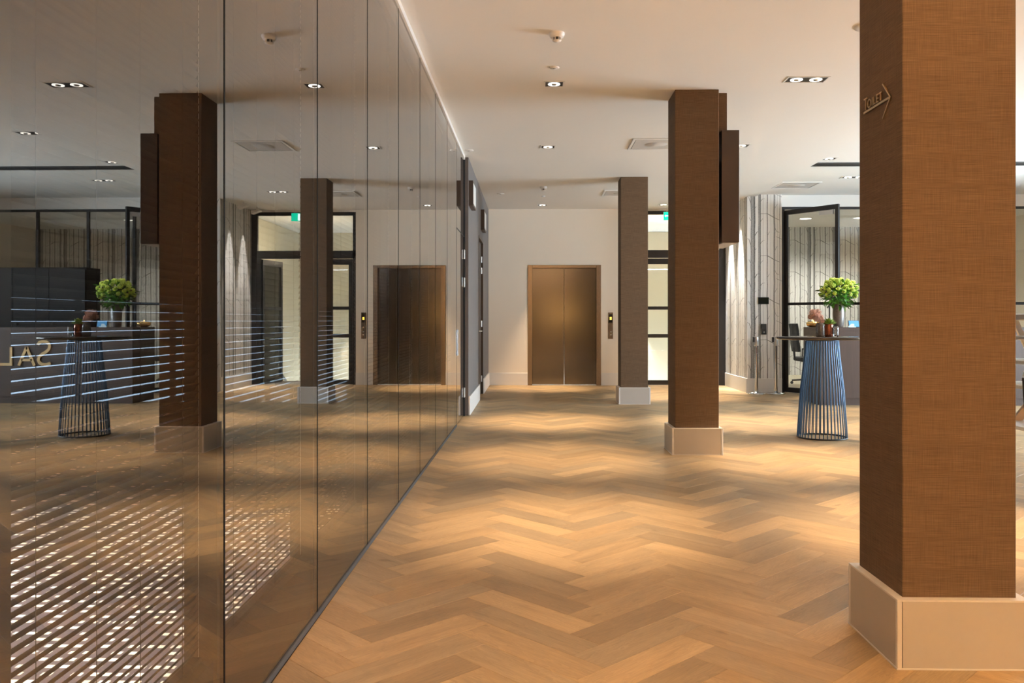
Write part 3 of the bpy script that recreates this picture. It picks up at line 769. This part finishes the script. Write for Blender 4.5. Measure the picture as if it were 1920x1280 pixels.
# ------------------------------------------------------------------ office behind reception
OY = 14.42
ob = 19.0
tag(box(4.0, XR, ob, ob+0.2, 0, CZ+0.1).build('wall_office_back', M['birch']), 'office end wall papered with birch trunks', 'wall', kind='structure')
tag(box(4.05, 4.15, 15.98, ob, 0, CZ+0.1).build('wall_office_left', M['birch']), 'office side wall papered with birch trunks', 'wall', kind='structure')
tag(box(4.0, XR, 14.40, ob+0.2, CZ, CZ+0.3).build('ceiling_office', M['ceiling']), 'white office ceiling behind the glazing', 'ceiling', kind='structure')
tag(box(4.15, XR, YB+0.061, ob, -0.25, 0.0).build('floor_office', M['office_floor']), 'pale floor of the glazed office', 'floor', kind='structure')
tag(box(4.19, XR-0.002, 14.45, YB+0.06, 0.0005, 0.006).build('floor_office_front', M['office_floor']), 'pale floor strip just inside the glazed office', 'floor', kind='structure')
og = thing('office_glazing', 'black framed glass front of the birch papered office', 'glass screen', (7, OY, 0), kind='structure')
def ogb(x0,x1,z0,z1,nm='frame_bar'): return box(x0,x1,OY-0.025,OY+0.025,z0,z1).build(nm, M['black'], og, bevel=0.002)
ogb(4.18, XR, 3.065, 3.105); ogb(4.18, 4.245, 0, 3.065)
mull = [5.12, 5.92, 6.80, 7.7, 8.6, XR-0.05]
for x in mull: ogb(x-0.022, x+0.022, 0, 3.065)
for a, b in zip(mull[:-1], mull[1:]):
    ogb(a+0.022, b-0.022, 1.465, 1.51); ogb(a+0.022, b-0.022, 0, 0.05)
    box(a+0.022, b-0.022, OY-0.005, OY+0.005, 0.05, 1.465).build('pane', M['window'], og)
    box(a+0.022, b-0.022, OY-0.005, OY+0.005, 1.51, 3.065).build('pane', M['window'], og)
tag(box(4.17, XR, 14.38, 14.46, 3.105, CZ+0.1).build('wall_over_office', M['ceiling']), 'white bulkhead above the office glazing', 'wall', kind='structure')
dl = leaf('door_5', 'tall black framed glass office door standing open', 1.03, 3.04, [(0.01,0.09),(1.455,1.50),(2.965,3.04)], 0.055)
dl.location = (4.25, OY-0.03, 0); dl.rotation_euler = (0,0,math.atan2(-0.85, 0.60))
MB().tube([(0.93,-0.02,1.46),(0.93,-0.09,1.46),(0.93,-0.10,1.44),(0.93,-0.10,1.02),(0.93,-0.09,1.0),(0.93,-0.02,1.0)], 0.012, 8).build('pull_handle', M['black'], dl, local=True)
box(0.70, 0.96, -0.055, -0.022, 2.885, 2.955).build('door_closer', M['silver'], dl, local=True, bevel=0.003)
for ox, oy, lb in ((5.55, 17.4, 'round office downlight seen through the open glass door'), (6.6, 17.3, 'round office downlight farther right inside the office')):
    r = thing('round_downlight', lb, 'ceiling light', (ox, oy, CZ), group='round downlights of the office')
    MB().lathe([(0.115,-0.004),(0.13,-0.012),(0.14,0.0)], (ox,oy,CZ), 24).build('trim_ring', M['plastic'], r)
    MB().lathe([(0.0,-0.010),(0.112,-0.009)], (ox,oy,CZ), 24).build('lens', M['lampwhite'], r)
    lamp('office_downlight', 'SPOT', (ox, oy, CZ-0.06), 105, (1.0,0.95,0.84), (ox, oy, 0), spot_size=radians(150), spot_blend=0.6, shadow_soft_size=0.1)

# office chair
oc_ = thing('office_chair', 'charcoal swivel chair behind the office glass', 'chair', (5.22, 16.15, 0.006), rotz=0)
def OCp(x, y, z): return (5.22+x, 16.15+y, z)
MB().tube([OCp(0,0,0.10), OCp(0,0,0.44)], 0.028, 10).build('column', M['black'], oc_)
b = MB()
for k in range(5):
    a = 2*pi*k/5+0.3; b.bar(OCp(0,0,0.10), OCp(0.31*cos(a), 0.31*sin(a), 0.075), 0.05, 0.03)
b.build('star_base', M['black'], oc_)
for k in range(5):
    a = 2*pi*k/5+0.3; c = OCp(0.31*cos(a), 0.31*sin(a), 0.034)
    MB().tube([(c[0]-0.02*sin(a), c[1]+0.02*cos(a), c[2]),(c[0]+0.02*sin(a), c[1]-0.02*cos(a), c[2])], 0.028, 10).build('caster', M['black'], oc_)
box(5.22-0.23, 5.22+0.25, 16.15-0.24, 16.15+0.24, 0.44, 0.52).build('seat', M['chairfab'], oc_, bevel=0.03, seg=3)
bk = MB(); prof = [(-0.24,0.62),(-0.27,0.80),(-0.27,0.98),(-0.30,1.14)]
for (x0,z0),(x1,z1) in zip(prof[:-1], prof[1:]): bk.bar(OCp(x0,0,z0), OCp(x1,0,z1+0.005), 0.40, 0.06, up=(1,0,0))
bk.build('backrest', M['chairfab'], oc_, bevel=0.012, seg=2)
MB().tube([OCp(-0.12,0,0.44), OCp(-0.27,0,0.48), OCp(-0.29,0,0.70)], 0.02, 8).build('back_bracket', M['black'], oc_)
for sy in (-0.25, 0.25):
    MB().tube([OCp(-0.05,sy*0.85,0.47), OCp(-0.05,sy,0.50), OCp(-0.05,sy,0.66), OCp(0.14,sy,0.68)], 0.016, 8).build('armrest', M['black'], oc_)

# ------------------------------------------------------------------ reception desk and what stands on it
DX0, DX1, DYF = 4.09, 8.9, 12.20
dsk = thing('reception_desk', 'long dark wood reception desk before the office', 'desk', (6.4, 12.6, 0))
xs = [DX0+(DX1-DX0)*i/6 for i in range(7)]
for i in range(6): box(xs[i]+0.0015, xs[i+1]-0.0015, DYF, DYF+0.03, 0.10, 1.055).build('front_panel', M['wenge'], dsk)
box(DX0, DX0+0.03, DYF+0.03, DYF+0.72, 0.10, 1.055).build('end_panel', M['wenge'], dsk)
box(DX0+0.005, DX1, DYF+0.012, DYF+0.70, 0.0, 0.10).build('kick_plinth', M['wenge'], dsk)
box(DX0-0.004, DX1, DYF-0.004, DYF+0.30, 1.055, 1.105).build('counter_top', M['wenge'], dsk, bevel=0.002)
box(DX0+0.36, DX1, DYF+0.30, DYF+0.72, 0.72, 0.75).build('work_top', M['wenge'], dsk)
box(DX0, DX0+0.36, DYF+0.30, DYF+0.72, 1.055, 1.105).build('end_cap', M['wenge'], dsk)
ds = thing('desk_lettering', 'large brass letters SAL on the front of the reception desk', 'sign', (5.66, DYF, 0.73))
def fD(u, v, k): return (u, DYF-0.001-0.012*k, v)
cxs, zb, zt = 5.385, 0.545, 0.915
sp = []
hh = (zt-zb); rr = 0.088
for k in range(13):
    a = radians(25+ (245)*k/12); sp.append((cxs+rr*1.0*cos(a), zt-0.022-rr + rr*sin(a)))
sp += [(cxs+0.02, zb+0.18)]
for k in range(13):
    a = radians(90-245*k/12); sp.append((cxs+0.0+0.092*cos(a), zb+0.022+0.082 + 0.082*sin(a)))
# a slanted S: replace the middle by a diagonal
S_pts = [(cxs+0.095,0.85),(cxs+0.07,0.885),(cxs+0.03,0.897),(cxs-0.02,0.895),(cxs-0.065,0.872),(cxs-0.082,0.83),(cxs-0.07,0.785),(cxs-0.03,0.75),(cxs+0.03,0.715),(cxs+0.075,0.675),(cxs+0.088,0.63),(cxs+0.07,0.59),(cxs+0.03,0.567),(cxs-0.03,0.563),(cxs-0.095,0.585)]
MB().stroke(S_pts, 0.042, fD).build('letter', M['brass'], ds)
ax = 5.645
MB().stroke([(ax-0.115,0.548),(ax,0.815)], 0.040, fD).stroke([(ax,0.815),(ax+0.115,0.548)], 0.040, fD).stroke([(ax-0.08,0.630),(ax+0.08,0.630)], 0.034, fD).build('letter', M['brass'], ds)
MB().stroke([(5.875,0.815),(5.875,0.566),(6.06,0.566)], 0.040, fD).build('letter', M['brass'], ds)

# tall dark cabinet behind the desk
cb = thing('back_cabinet', 'tall dark cabinet behind the right part of the desk', 'cabinet', (6.6, 13.6, 0))
box(5.42, 7.2, 13.42, 13.85, 0, 2.05).build('carcass', M['cabinet'], cb, bevel=0.003)
for i in range(3):
    x0 = 5.43+0.587*i
    d = box(x0+0.003, x0+0.584, 13.40, 13.42, 0.06, 2.03).build('door', M['cabinet'], cb, bevel=0.002)
    MB().tube([(x0+0.53,13.40,1.15),(x0+0.53,13.375,1.15)], 0.02, 10).build('knob', M['black'], d)

DT = 1.105
# big vase
VX, VY = 4.43, 12.40
va = tag(MB().lathe([(0.0,0.0),(0.060,0.0),(0.066,0.01),(0.078,0.12),(0.082,0.22),(0.076,0.29),(0.068,0.325),(0.071,0.335),(0.064,0.335),(0.062,0.30),(0.0,0.28)], (VX,VY,DT), 28).build('tall_vase', M['stonevase']), 'tall grey stoneware vase on the reception desk', 'vase')
bq = thing('bouquet', 'round lime green bouquet standing in the tall desk vase', 'flowers', (VX, VY, DT+0.29))
BC = Vector((VX, VY, DT+0.500))
fh_me = []
for q in range(3):
    b = MB(); random.seed(40+q)
    for k in range(26):
        a = k*2.39996; zz = 1-2*(k+0.5)/26; rr = sqrt(1-zz*zz)
        b.ball((0.024*rr*cos(a), 0.024*rr*sin(a), 0.024*zz), 0.011, 5, 3, noise=0.15)
    o = b.build('flower_head', M['flower'], bq, local=True); fh_me.append(o)
random.seed(3)
nf = 48
for k in range(nf):
    a = k*2.39996; zz = 1-1.25*(k+0.5)/nf; rr = sqrt(max(0,1-zz*zz))
    p = Vector((0.245*rr*cos(a), 0.235*rr*sin(a), 0.205*zz))*random.uniform(0.82,1.05) + BC - WLOC[bq.name]
    if k < 3: o = fh_me[k]
    else:
        o = fh_me[k%3].copy(); COL.objects.link(o); o.parent = bq
    o.location = p; s_ = random.uniform(0.85,1.35); o.scale = (s_,s_,s_); o.rotation_euler = (random.random()*6, random.random()*6, 0)
lf = MB().add([(0,0,0),(0.018,0.03,0.006),(0.016,0.07,0.010),(0,0.105,0),(-0.016,0.07,0.010),(-0.018,0.03,0.006),(0,0.05,-0.004)], [(0,1,6),(1,2,6),(2,3,6),(3,4,6),(4,5,6),(5,0,6)], 0, True)
l1 = lf.build('leaf', M['leaf'], bq, local=True); l2 = lf.build('leaf', M['leafdark'], bq, local=True)
for k in range(130):
    a = k*2.39996; zz = 0.55-1.52*(k+0.5)/130; rr = sqrt(max(0.05,1-zz*zz))
    p = Vector((0.22*rr*cos(a), 0.21*rr*sin(a), 0.20*zz))*random.uniform(0.6,1.05)
    src = l1 if (k % 3) else l2
    if k == 1: o = l1
    elif k == 0: o = l2
    else: o = src.copy(); COL.objects.link(o); o.parent = bq
    o.location = p + BC - WLOC[bq.name]
    dr = (p.normalized()+Vector((random.uniform(-.5,.5),random.uniform(-.5,.5),random.uniform(-.5,.4)))).normalized()
    o.rotation_euler = dr.to_track_quat('Y','Z').to_euler(); s_ = random.uniform(0.7,1.25); o.scale = (s_,s_,s_)
bd = MB().ball((0,0,0), 0.012, 7, 5).build('bud', M['berry'], bq, local=True)
for k in range(26):
    o = bd if k == 0 else bd.copy()
    if k: COL.objects.link(o); o.parent = bq
    a = random.random()*2*pi; zz = random.uniform(-0.5,0.45); rr = sqrt(1-zz*zz)
    o.location = Vector((0.25*rr*cos(a), 0.24*rr*sin(a), 0.2*zz)) + BC - WLOC[bq.name]
for k in range(110):
    a = k*2.39996; r_ = 0.03+0.15*sqrt((k%37)/37); zz = random.uniform(-0.19, 0.02)
    p = Vector((r_*(0.55+1.5*(zz+0.19))*cos(a), r_*(0.55+1.5*(zz+0.19))*sin(a), zz))
    o = (l1 if k % 4 else l2).copy(); COL.objects.link(o); o.parent = bq
    o.location = p + BC - WLOC[bq.name]
    dr = (Vector((cos(a), sin(a), random.uniform(-0.5,0.9)))).normalized()
    o.rotation_euler = dr.to_track_quat('Y','Z').to_euler(); s_ = random.uniform(0.8,1.3); o.scale = (s_*1.3,s_,s_)
stm = MB()
for k in range(16):
    a = k*2.39996; r_ = 0.04*sqrt(k/16); q = Vector((0.16*sqrt(k/16)*cos(a), 0.16*sqrt(k/16)*sin(a), 0.02))+BC
    stm.tube([(VX+r_*cos(a), VY+r_*sin(a), DT+0.29), tuple((Vector((VX+r_*cos(a),VY+r_*sin(a),DT+0.40))+q)/2), tuple(q)], 0.004, 5)
stm.build('stems', M['leaf'], bq, kind='stuff')

# gold ribbed bowl with candle, tablet, small screen
gx, gy = 4.19, 12.78
gb = thing('gold_bowl', 'gold ribbed pumpkin shaped candle bowl on the desk', 'candle holder', (gx, gy, DT))
MB().lathe([(0.0,0.0),(0.05,0.0),(0.085,0.02),(0.098,0.045),(0.092,0.068),(0.070,0.084),(0.045,0.086),(0.035,0.078),(0.0,0.06)], (gx,gy,DT), 48, wob=lambda a, z: 1+0.05*cos(10*a)).build('bowl', M['gold'], gb)
MB().ball((gx,gy,DT+0.09), 0.010, 8, 6, sq=(1,1,1.6)).build('flame', M['candleglow'], gb)
tb = thing('tablet', 'small blue tablet screen standing on the desk beside the vase', 'tablet', (4.66, 12.42, DT), rotz=radians(-8))
MB().add([(-0.075,0.0,0.002),(0.075,0.0,0.002),(0.075,0.045,0.098),(-0.075,0.045,0.098),(-0.075,0.010,0.0),(0.075,0.010,0.0),(0.075,0.055,0.096),(-0.075,0.055,0.096)], [(0,1,2,3),(7,6,5,4),(0,4,5,1),(1,5,6,2),(2,6,7,3),(3,7,4,0)]).build('body', M['black'], tb, local=True)
MB().add([(-0.068,-0.0005,0.008),(0.068,-0.0005,0.008),(0.068,0.0415,0.094),(-0.068,0.0415,0.094)], [(0,1,2,3)]).build('screen', M['tabscreen'], tb, local=True)
box(-0.05,0.05,0.045,0.10,0,0.012).build('stand', M['black'], tb, local=True)
nb = tag(MB().box(4.555,4.64,12.30,12.36,DT,DT+0.012).add([(4.555,12.36,DT+0.012),(4.64,12.36,DT+0.012),(4.64,12.375,DT+0.05),(4.60,12.375,DT+0.05)],[(0,1,2,3)]).build('card_holder', M['tabglow']), 'small pale lit card holder beside the blue tablet', 'card holder')

# ------------------------------------------------------------------ cocktail table
TX, TY = 2.985, 8.83
ct = thing('cocktail_table', 'high round table on a flared cage of blue steel rods', 'table', (TX, TY, 0))
TZ = 1.035
MB().lathe([(0.0,TZ-0.028),(0.445,TZ-0.028),(0.457,TZ-0.020),(0.457,TZ-0.004),(0.452,TZ),(0.0,TZ)], (TX,TY,0), 64).build('tabletop', M['tabletop'], ct)
NR = 40
RB, RT = 0.243, 0.158
ring = [(TX+RB*cos(2*pi*k/48), TY+RB*sin(2*pi*k/48), 0.008) for k in range(49)]
MB().tube(ring, 0.008, 8, cap=False).build('base_ring', M['black'], ct)
ring2 = [(TX+RT*cos(2*pi*k/36), TY+RT*sin(2*pi*k/36), TZ-0.036) for k in range(37)]
MB().tube(ring2, 0.007, 8, cap=False).build('top_ring', M['bluerod'], ct)
rod = MB().tube([(RB,0,0.010),(RB-0.006,0,0.12),(0.5*(RB+RT)+0.010,0,0.50),(RT+0.012,0,0.85),(RT,0,TZ-0.034)], 0.0052, 8).build('rod', M['bluerod'], ct, local=True)
for k in range(NR):
    o = rod if k == 0 else rod.copy()
    if k: COL.objects.link(o); o.parent = ct
    o.rotation_euler = (0,0,2*pi*(k+0.3)/NR)
# things on the table
def onx(px, dy=0.0): return TX + (px-1541)/1600*8.83, TY+dy
gx1, gy1 = onx(1537.5)
tag(MB().lathe([(0.0,0.0),(0.036,0.0),(0.044,0.02),(0.046,0.07),(0.040,0.12),(0.034,0.142),(0.028,0.142),(0.034,0.10),(0.0,0.02)], (gx1,gy1,TZ), 24).build('bud_vase', M['darkvase']), 'mottled grey glass bud vase on the high table', 'vase')
pk = thing('dried_flowers', 'pink dried plumes standing in the grey bud vase', 'flowers', (gx1, gy1, TZ+0.05))
random.seed(11)
b = MB()
for k in range(5):
    a = k*1.3; b.tube([(gx1,gy1,TZ+0.06),(gx1+0.006*cos(a),gy1+0.006*sin(a),TZ+0.14),(gx1-0.05+0.05*cos(a),gy1+0.04*sin(a),TZ+0.22)], 0.0016, 5)
b.build('stems', M['tan'], pk, kind='stuff')
for (dx, dz, r_) in ((-0.075,0.235,0.048),(-0.02,0.245,0.042),(-0.045,0.20,0.048),(0.012,0.195,0.035),(0.025,0.165,0.028),(-0.09,0.205,0.03)):
    c = Vector((gx1+dx, gy1+random.uniform(-0.03,0.03), TZ+dz)); b = MB()
    for k in range(260):
        d = Vector((random.gauss(0,1),random.gauss(0,1),random.gauss(0,1))).normalized(); e = c + d*r_*random.uniform(0.7,1.15); m_ = c + d*r_*0.3
        b.bar(m_, e, 0.0035, 0.0018)
    b.build('plume', M['pink'], pk)
cx1, cy1 = onx(1554.5, 0.02)
tag(MB().lathe([(0.0,0.0),(0.036,0.0),(0.046,0.03),(0.047,0.08),(0.040,0.115),(0.043,0.132),(0.036,0.132),(0.035,0.11),(0.0,0.10)], (cx1,cy1,TZ), 24).build('copper_jar', M['copper']), 'reddish copper crackle jar on the high table', 'vase')
sc = thing('green_plant', 'small green plant growing from the copper jar', 'plant', (cx1, cy1, TZ+0.10))
lf2 = MB().add([(0,0,0),(0.012,0.02,0.004),(0.010,0.045,0.006),(0,0.062,0.002),(-0.010,0.045,0.006),(-0.012,0.02,0.004),(0,0.03,-0.003)], [(0,1,6),(1,2,6),(2,3,6),(3,4,6),(4,5,6),(5,0,6)], 0, True)
l0 = lf2.build('leaf', M['succulent'], sc, local=True)
for k in range(44):
    o = l0 if k == 0 else l0.copy()
    if k: COL.objects.link(o); o.parent = sc
    a = k*2.39996; el_ = radians(80-72*k/44)
    o.location = (0.016*cos(a)*k/44, 0.016*sin(a)*k/44, 0.022)
    o.rotation_euler = Vector((cos(a)*cos(el_), sin(a)*cos(el_), sin(el_))).to_track_quat('Y','Z').to_euler()
    o.scale = (1.1,1.0+0.3*random.random(),1)
box(cx1-0.002, cx1+0.002, cy1-0.002, cy1+0.002, TZ+0.104, TZ+0.13).build('stem', M['leafdark'], sc)
gx2, gy2 = onx(1562.5, -0.05)
tag(MB().lathe([(0.0,0.0),(0.026,0.0),(0.030,0.03),(0.031,0.09),(0.028,0.108),(0.026,0.108),(0.029,0.09),(0.028,0.03),(0.0,0.008)], (gx2,gy2,TZ), 24).build('drinking_glass', M['drinkglass']), 'small clear glass tumbler on the high table', 'glass')

# ------------------------------------------------------------------ stanchions, wall devices
for px, lb in ((1415, 'chrome belt stanchion nearer the pier corner'), (1451, 'chrome belt stanchion nearer the office door')):
    sx = (px-996)/1600*14.02*1.004; sy = 14.06
    s = thing('stanchion', lb, 'stanchion', (sx, sy, 0), group='chrome stanchions before the birch pier')
    MB().lathe([(0.0,0.0),(0.148,0.0),(0.150,0.010),(0.140,0.020),(0.04,0.030),(0.034,0.05),(0.0,0.05)], (sx,sy,0), 32).build('base', M['chrome'], s)
    MB().tube([(sx,sy,0.03),(sx,sy,0.80)], 0.026, 16).build('post', M['chrome'], s)
    MB().lathe([(0.0,0.79),(0.036,0.79),(0.038,0.80),(0.038,0.925),(0.036,0.94),(0.0,0.942)], (sx,sy,0), 20).build('belt_head', M['silver'], s)
    box(sx-0.062, sx-0.034, sy-0.02, sy+0.02, 0.85, 0.93).build('belt_clip', M['black'], s, bevel=0.003)
wp = thing('wall_screen', 'small black touch screen on the birch pier front', 'screen', (3.86, BY0, 1.53))
box(3.775, 3.950, BY0-0.022, BY0, 1.475, 1.590).build('housing', M['black'], wp, bevel=0.003)
box(3.782, 3.943, BY0-0.0235, BY0-0.022, 1.482, 1.583).build('display', M['blackgloss'], wp)
cr = thing('card_reader', 'black card reader box below the touch screen', 'card reader', (3.86, BY0, 1.05))
box(3.825, 3.905, BY0-0.045, BY0, 0.97, 1.145).build('housing', M['black'], cr, bevel=0.004)
box(3.832, 3.898, BY0-0.047, BY0-0.045, 1.06, 1.135).build('keypad', M['chairfab'], cr)
MB().tube([(3.865,BY0-0.045,1.01),(3.865,BY0-0.049,1.01)], 0.012, 10).build('sensor', M['silver'], cr)

# ------------------------------------------------------------------ ceiling fittings
def zc_at(x): return CZ if x < 3.75 else CZ+0.03
def downlight(x, y, n, label, color, watts=SPOT_W, size=43, blend=1.0):
    z = zc_at(x); hwid = 0.090*n; hy = 0.090
    d = thing('ceiling_downlight', label, 'ceiling light', (x, y, z), group='square recessed downlights in the lobby ceiling')
    f = 0.014
    MB().box(x-hwid, x+hwid, y-hy, y-hy+f, z-0.005, z).box(x-hwid, x+hwid, y+hy-f, y+hy, z-0.005, z).box(x-hwid, x-hwid+f, y-hy+f, y+hy-f, z-0.005, z).box(x+hwid-f, x+hwid, y-hy+f, y+hy-f, z-0.005, z).build('frame', M['plastic'], d)
    box(x-hwid+f, x+hwid-f, y-hy+f, y+hy-f, z-0.0015, z).build('housing', M['black'], d)
    for i in range(n):
        cx = x + (i-(n-1)/2)*0.165
        lm = MB().lathe([(0.024,-0.003),(0.038,-0.0035),(0.050,-0.0065),(0.052,-0.006),(0.052,-0.002)], (cx,y,z), 24).build('lamp', M['lampwhite'], d)
        MB().lathe([(0.0,-0.013),(0.019,-0.012),(0.025,-0.005),(0.025,-0.002)], (cx,y,z), 16).build('lamp_cap', M['silver'], lm)
        lamp('downlight_beam', 'SPOT', (cx, y, z-0.03), watts, color, (cx, y, 0), spot_size=radians(size), spot_blend=blend, shadow_soft_size=0.03)
rows = [(0.20,-0.1,'single square downlight above the photographer'),(0.20,2.55,'single square downlight nearest along the corridor, above the frame'),(0.20,5.05,'single square downlight between the first two smoke fittings and the photographer'),(0.20,7.47,'single square downlight just behind the nearer smoke detector'),(0.20,10.17,'single square downlight midway down the corridor'),(0.20,15.28,'single square downlight right before the lift wall')]
for x, y, lb in rows: downlight(x, y, 1, lb, WARM, SPOT_W*(0.10 if y < 3 else 1.2 if y > 9 else 1), 43)
for x, y, n, lb in ((2.36,0.0,2,'double square downlight above the right behind the photographer'),(2.36,2.45,2,'double square downlight beside the nearest column'),(2.36,4.95,2,'double square downlight between the two nearest columns'),(2.36,7.38,2,'double square downlight right of the second column top'),(2.40,10.15,2,'double square downlight behind the dark hanging box'),(2.40,13.6,2,'double square downlight right of the farthest column'),(2.36,15.28,1,'single square downlight before the glazed screen')):
    downlight(x, y, n, lb, NEUT if y > 9 else WARM, SPOT_W*(0.75 if n == 2 else 1)*(0.15 if y < 3 else 1), 43)
for x, y, n, lb in ((5.6,0.6,2,'double square downlight of the right hall, behind the photographer'),(5.6,2.9,2,'double square downlight of the right hall, first from the camera'),(5.6,5.2,2,'double square downlight of the right hall, second from the camera')):
    downlight(x, y, n, lb, WARM, SPOT_W*1.8, 70)  # unseen downlights, added so the floor bounces warm light to the ceiling
for x, y, n, lb in ((3.88,9.4,2,'double square downlight nearest on the raised ceiling'),(3.86,11.15,1,'single square downlight beside the slot diffuser, near the high table'),(4.72,12.6,2,'double square downlight above the reception desk')):
    downlight(x, y, n, lb, NEUT, SPOT_W*0.6)

for (x, y, lb) in ((0.185,6.15,'white smoke detector nearest on the corridor ceiling'),(0.19,13.2,'white smoke detector near the lift wall')):
    d = thing('smoke_detector', lb, 'smoke detector', (x, y, CZ), group='smoke detectors on the corridor ceiling')
    MB().lathe([(0.055,0.0),(0.055,-0.016),(0.047,-0.032),(0.0,-0.032)], (x,y,CZ), 24).build('base', M['plastic'], d)
    for k in range(6):
        a = 2*pi*k/6
        MB().box(-0.003,0.003,-0.004,0.004,-0.056,-0.032).build('rib', M['plastic'], d, local=True).location = (0.028*cos(a), 0.028*sin(a), 0)
    MB().lathe([(0.024,-0.032),(0.024,-0.050)], (x,y,CZ), 16).build('grille', M['slot'], d)
    MB().lathe([(0.0,-0.066),(0.020,-0.064),(0.032,-0.056),(0.032,-0.054),(0.0,-0.054)], (x,y,CZ), 20).build('cap', M['plastic'], d)
for (x, y, r_, lb) in ((0.19,6.98,0.040,'small flat ceiling disc between smoke detector and downlight'),(-0.755,10.35,0.055,'small ceiling disc close above the glass end'),(-0.50,13.9,0.060,'small ceiling disc before the grey door'),(0.20,14.2,0.035,'tiny ceiling disc behind the farther smoke detector'),(2.40,6.05,0.125,'large round ceiling speaker behind the nearest column')):
    d = thing('ceiling_disc', lb, 'ceiling fitting', (x, y, CZ), group='round discs on the lobby ceiling')
    MB().lathe([(r_,0.0),(r_*0.98,-0.006),(r_*0.82,-0.010),(0.0,-0.010)], (x,y,CZ), 28).build('cover', M['plastic'], d)
    MB().lathe([(0.0,-0.0125),(r_*0.3,-0.0125),(r_*0.32,-0.010)], (x,y,CZ), 16).build('centre_cap', M['vent'], d)
def vent(x0, y0, s_, lb):
    z = zc_at(x0+0.1); v = thing('air_diffuser', lb, 'air vent', (x0+s_/2, y0+s_/2, z), group='square flat air diffusers in the ceiling')
    f = 0.03; x1, y1 = x0+s_, y0+s_
    MB().box(x0,x1,y0,y0+f,z-0.012,z).box(x0,x1,y1-f,y1,z-0.012,z).box(x0,x0+f,y0+f,y1-f,z-0.012,z).box(x1-f,x1,y0+f,y1-f,z-0.012,z).build('frame', M['plastic'], v, bevel=0.003)
    box(x0+f+0.008,x1-f-0.008,y0+f+0.008,y1-f-0.008,z-0.010,z).build('face_plate', M['vent'], v, bevel=0.002)
    MB().lathe([(0.13,-0.010),(0.125,-0.0125),(0.0,-0.0125)], ((x0+x1)/2,(y0+y1)/2,z), 28).build('round_deflector', M['vent'], v)
vent(1.16, 9.72, 0.60, 'square air diffuser left of the second column')
vent(1.16, 13.55, 0.60, 'square air diffuser near the farthest column')
vent(3.80, 13.0, 0.60, 'square air diffuser above the birch pier and desk')
sl = thing('slot_diffuser', 'long dark slot diffuser in the ceiling over the reception', 'air vent', (6.0, 11.55, CZ+0.03))
box(3.78, 8.8, 11.42, 11.66, CZ+0.018, CZ+0.03).build('frame', M['slot'], sl, bevel=0.002)
for k in range(3): box(3.80, 8.78, 11.455+0.06*k, 11.48+0.06*k, CZ+0.014, CZ+0.018).build('blade', M['black'], sl)

# ------------------------------------------------------------------ stepladder at the right edge of the picture
sd = thing('stepladder', 'pale stepladder with dark front leg behind the nearest column', 'ladder', (3.35, 5.4, 0))
for sy in (5.30, 5.72):
    MB().bar((3.085+ (0.0 if sy < 5.5 else 0.0), sy, 0.0), (3.03, sy, 0.85), 0.035, 0.02, up=(0,1,0)).build('front_leg', M['blackgloss'], sd)
    MB().bar((3.75, sy, 0.0), (3.20, sy, 1.20), 0.035, 0.02, up=(0,1,0)).build('rear_leg', M['alu'], sd)
    MB().bar((3.03, sy, 0.85), (3.14, sy, 1.20), 0.035, 0.02, up=(0,1,0)).build('upper_stile', M['alu'], sd)
for zz in (0.53, 0.79, 0.94, 1.09):
    xa = 3.085-0.055*zz/0.85 if zz < 0.85 else 3.03+0.11*(zz-0.85)/0.35
    box(xa-0.01, xa+0.28, 5.31, 5.71, zz-0.012, zz+0.012).build('tread', M['alu'], sd, bevel=0.003)
MB().bar((3.10,5.72,0.40),(3.35,5.72,0.72),0.05,0.025,up=(0,1,0)).build('brace', M['tan'], sd)
box(3.09, 3.27, 5.28, 5.74, 1.20, 1.245).build('top_cap', M['alu'], sd, bevel=0.006)
for sy in (5.275, 5.745): box(3.072, 3.10, sy-0.02, sy+0.02, 1.195, 1.25).build('end_stop', M['orange'], sd, bevel=0.006)
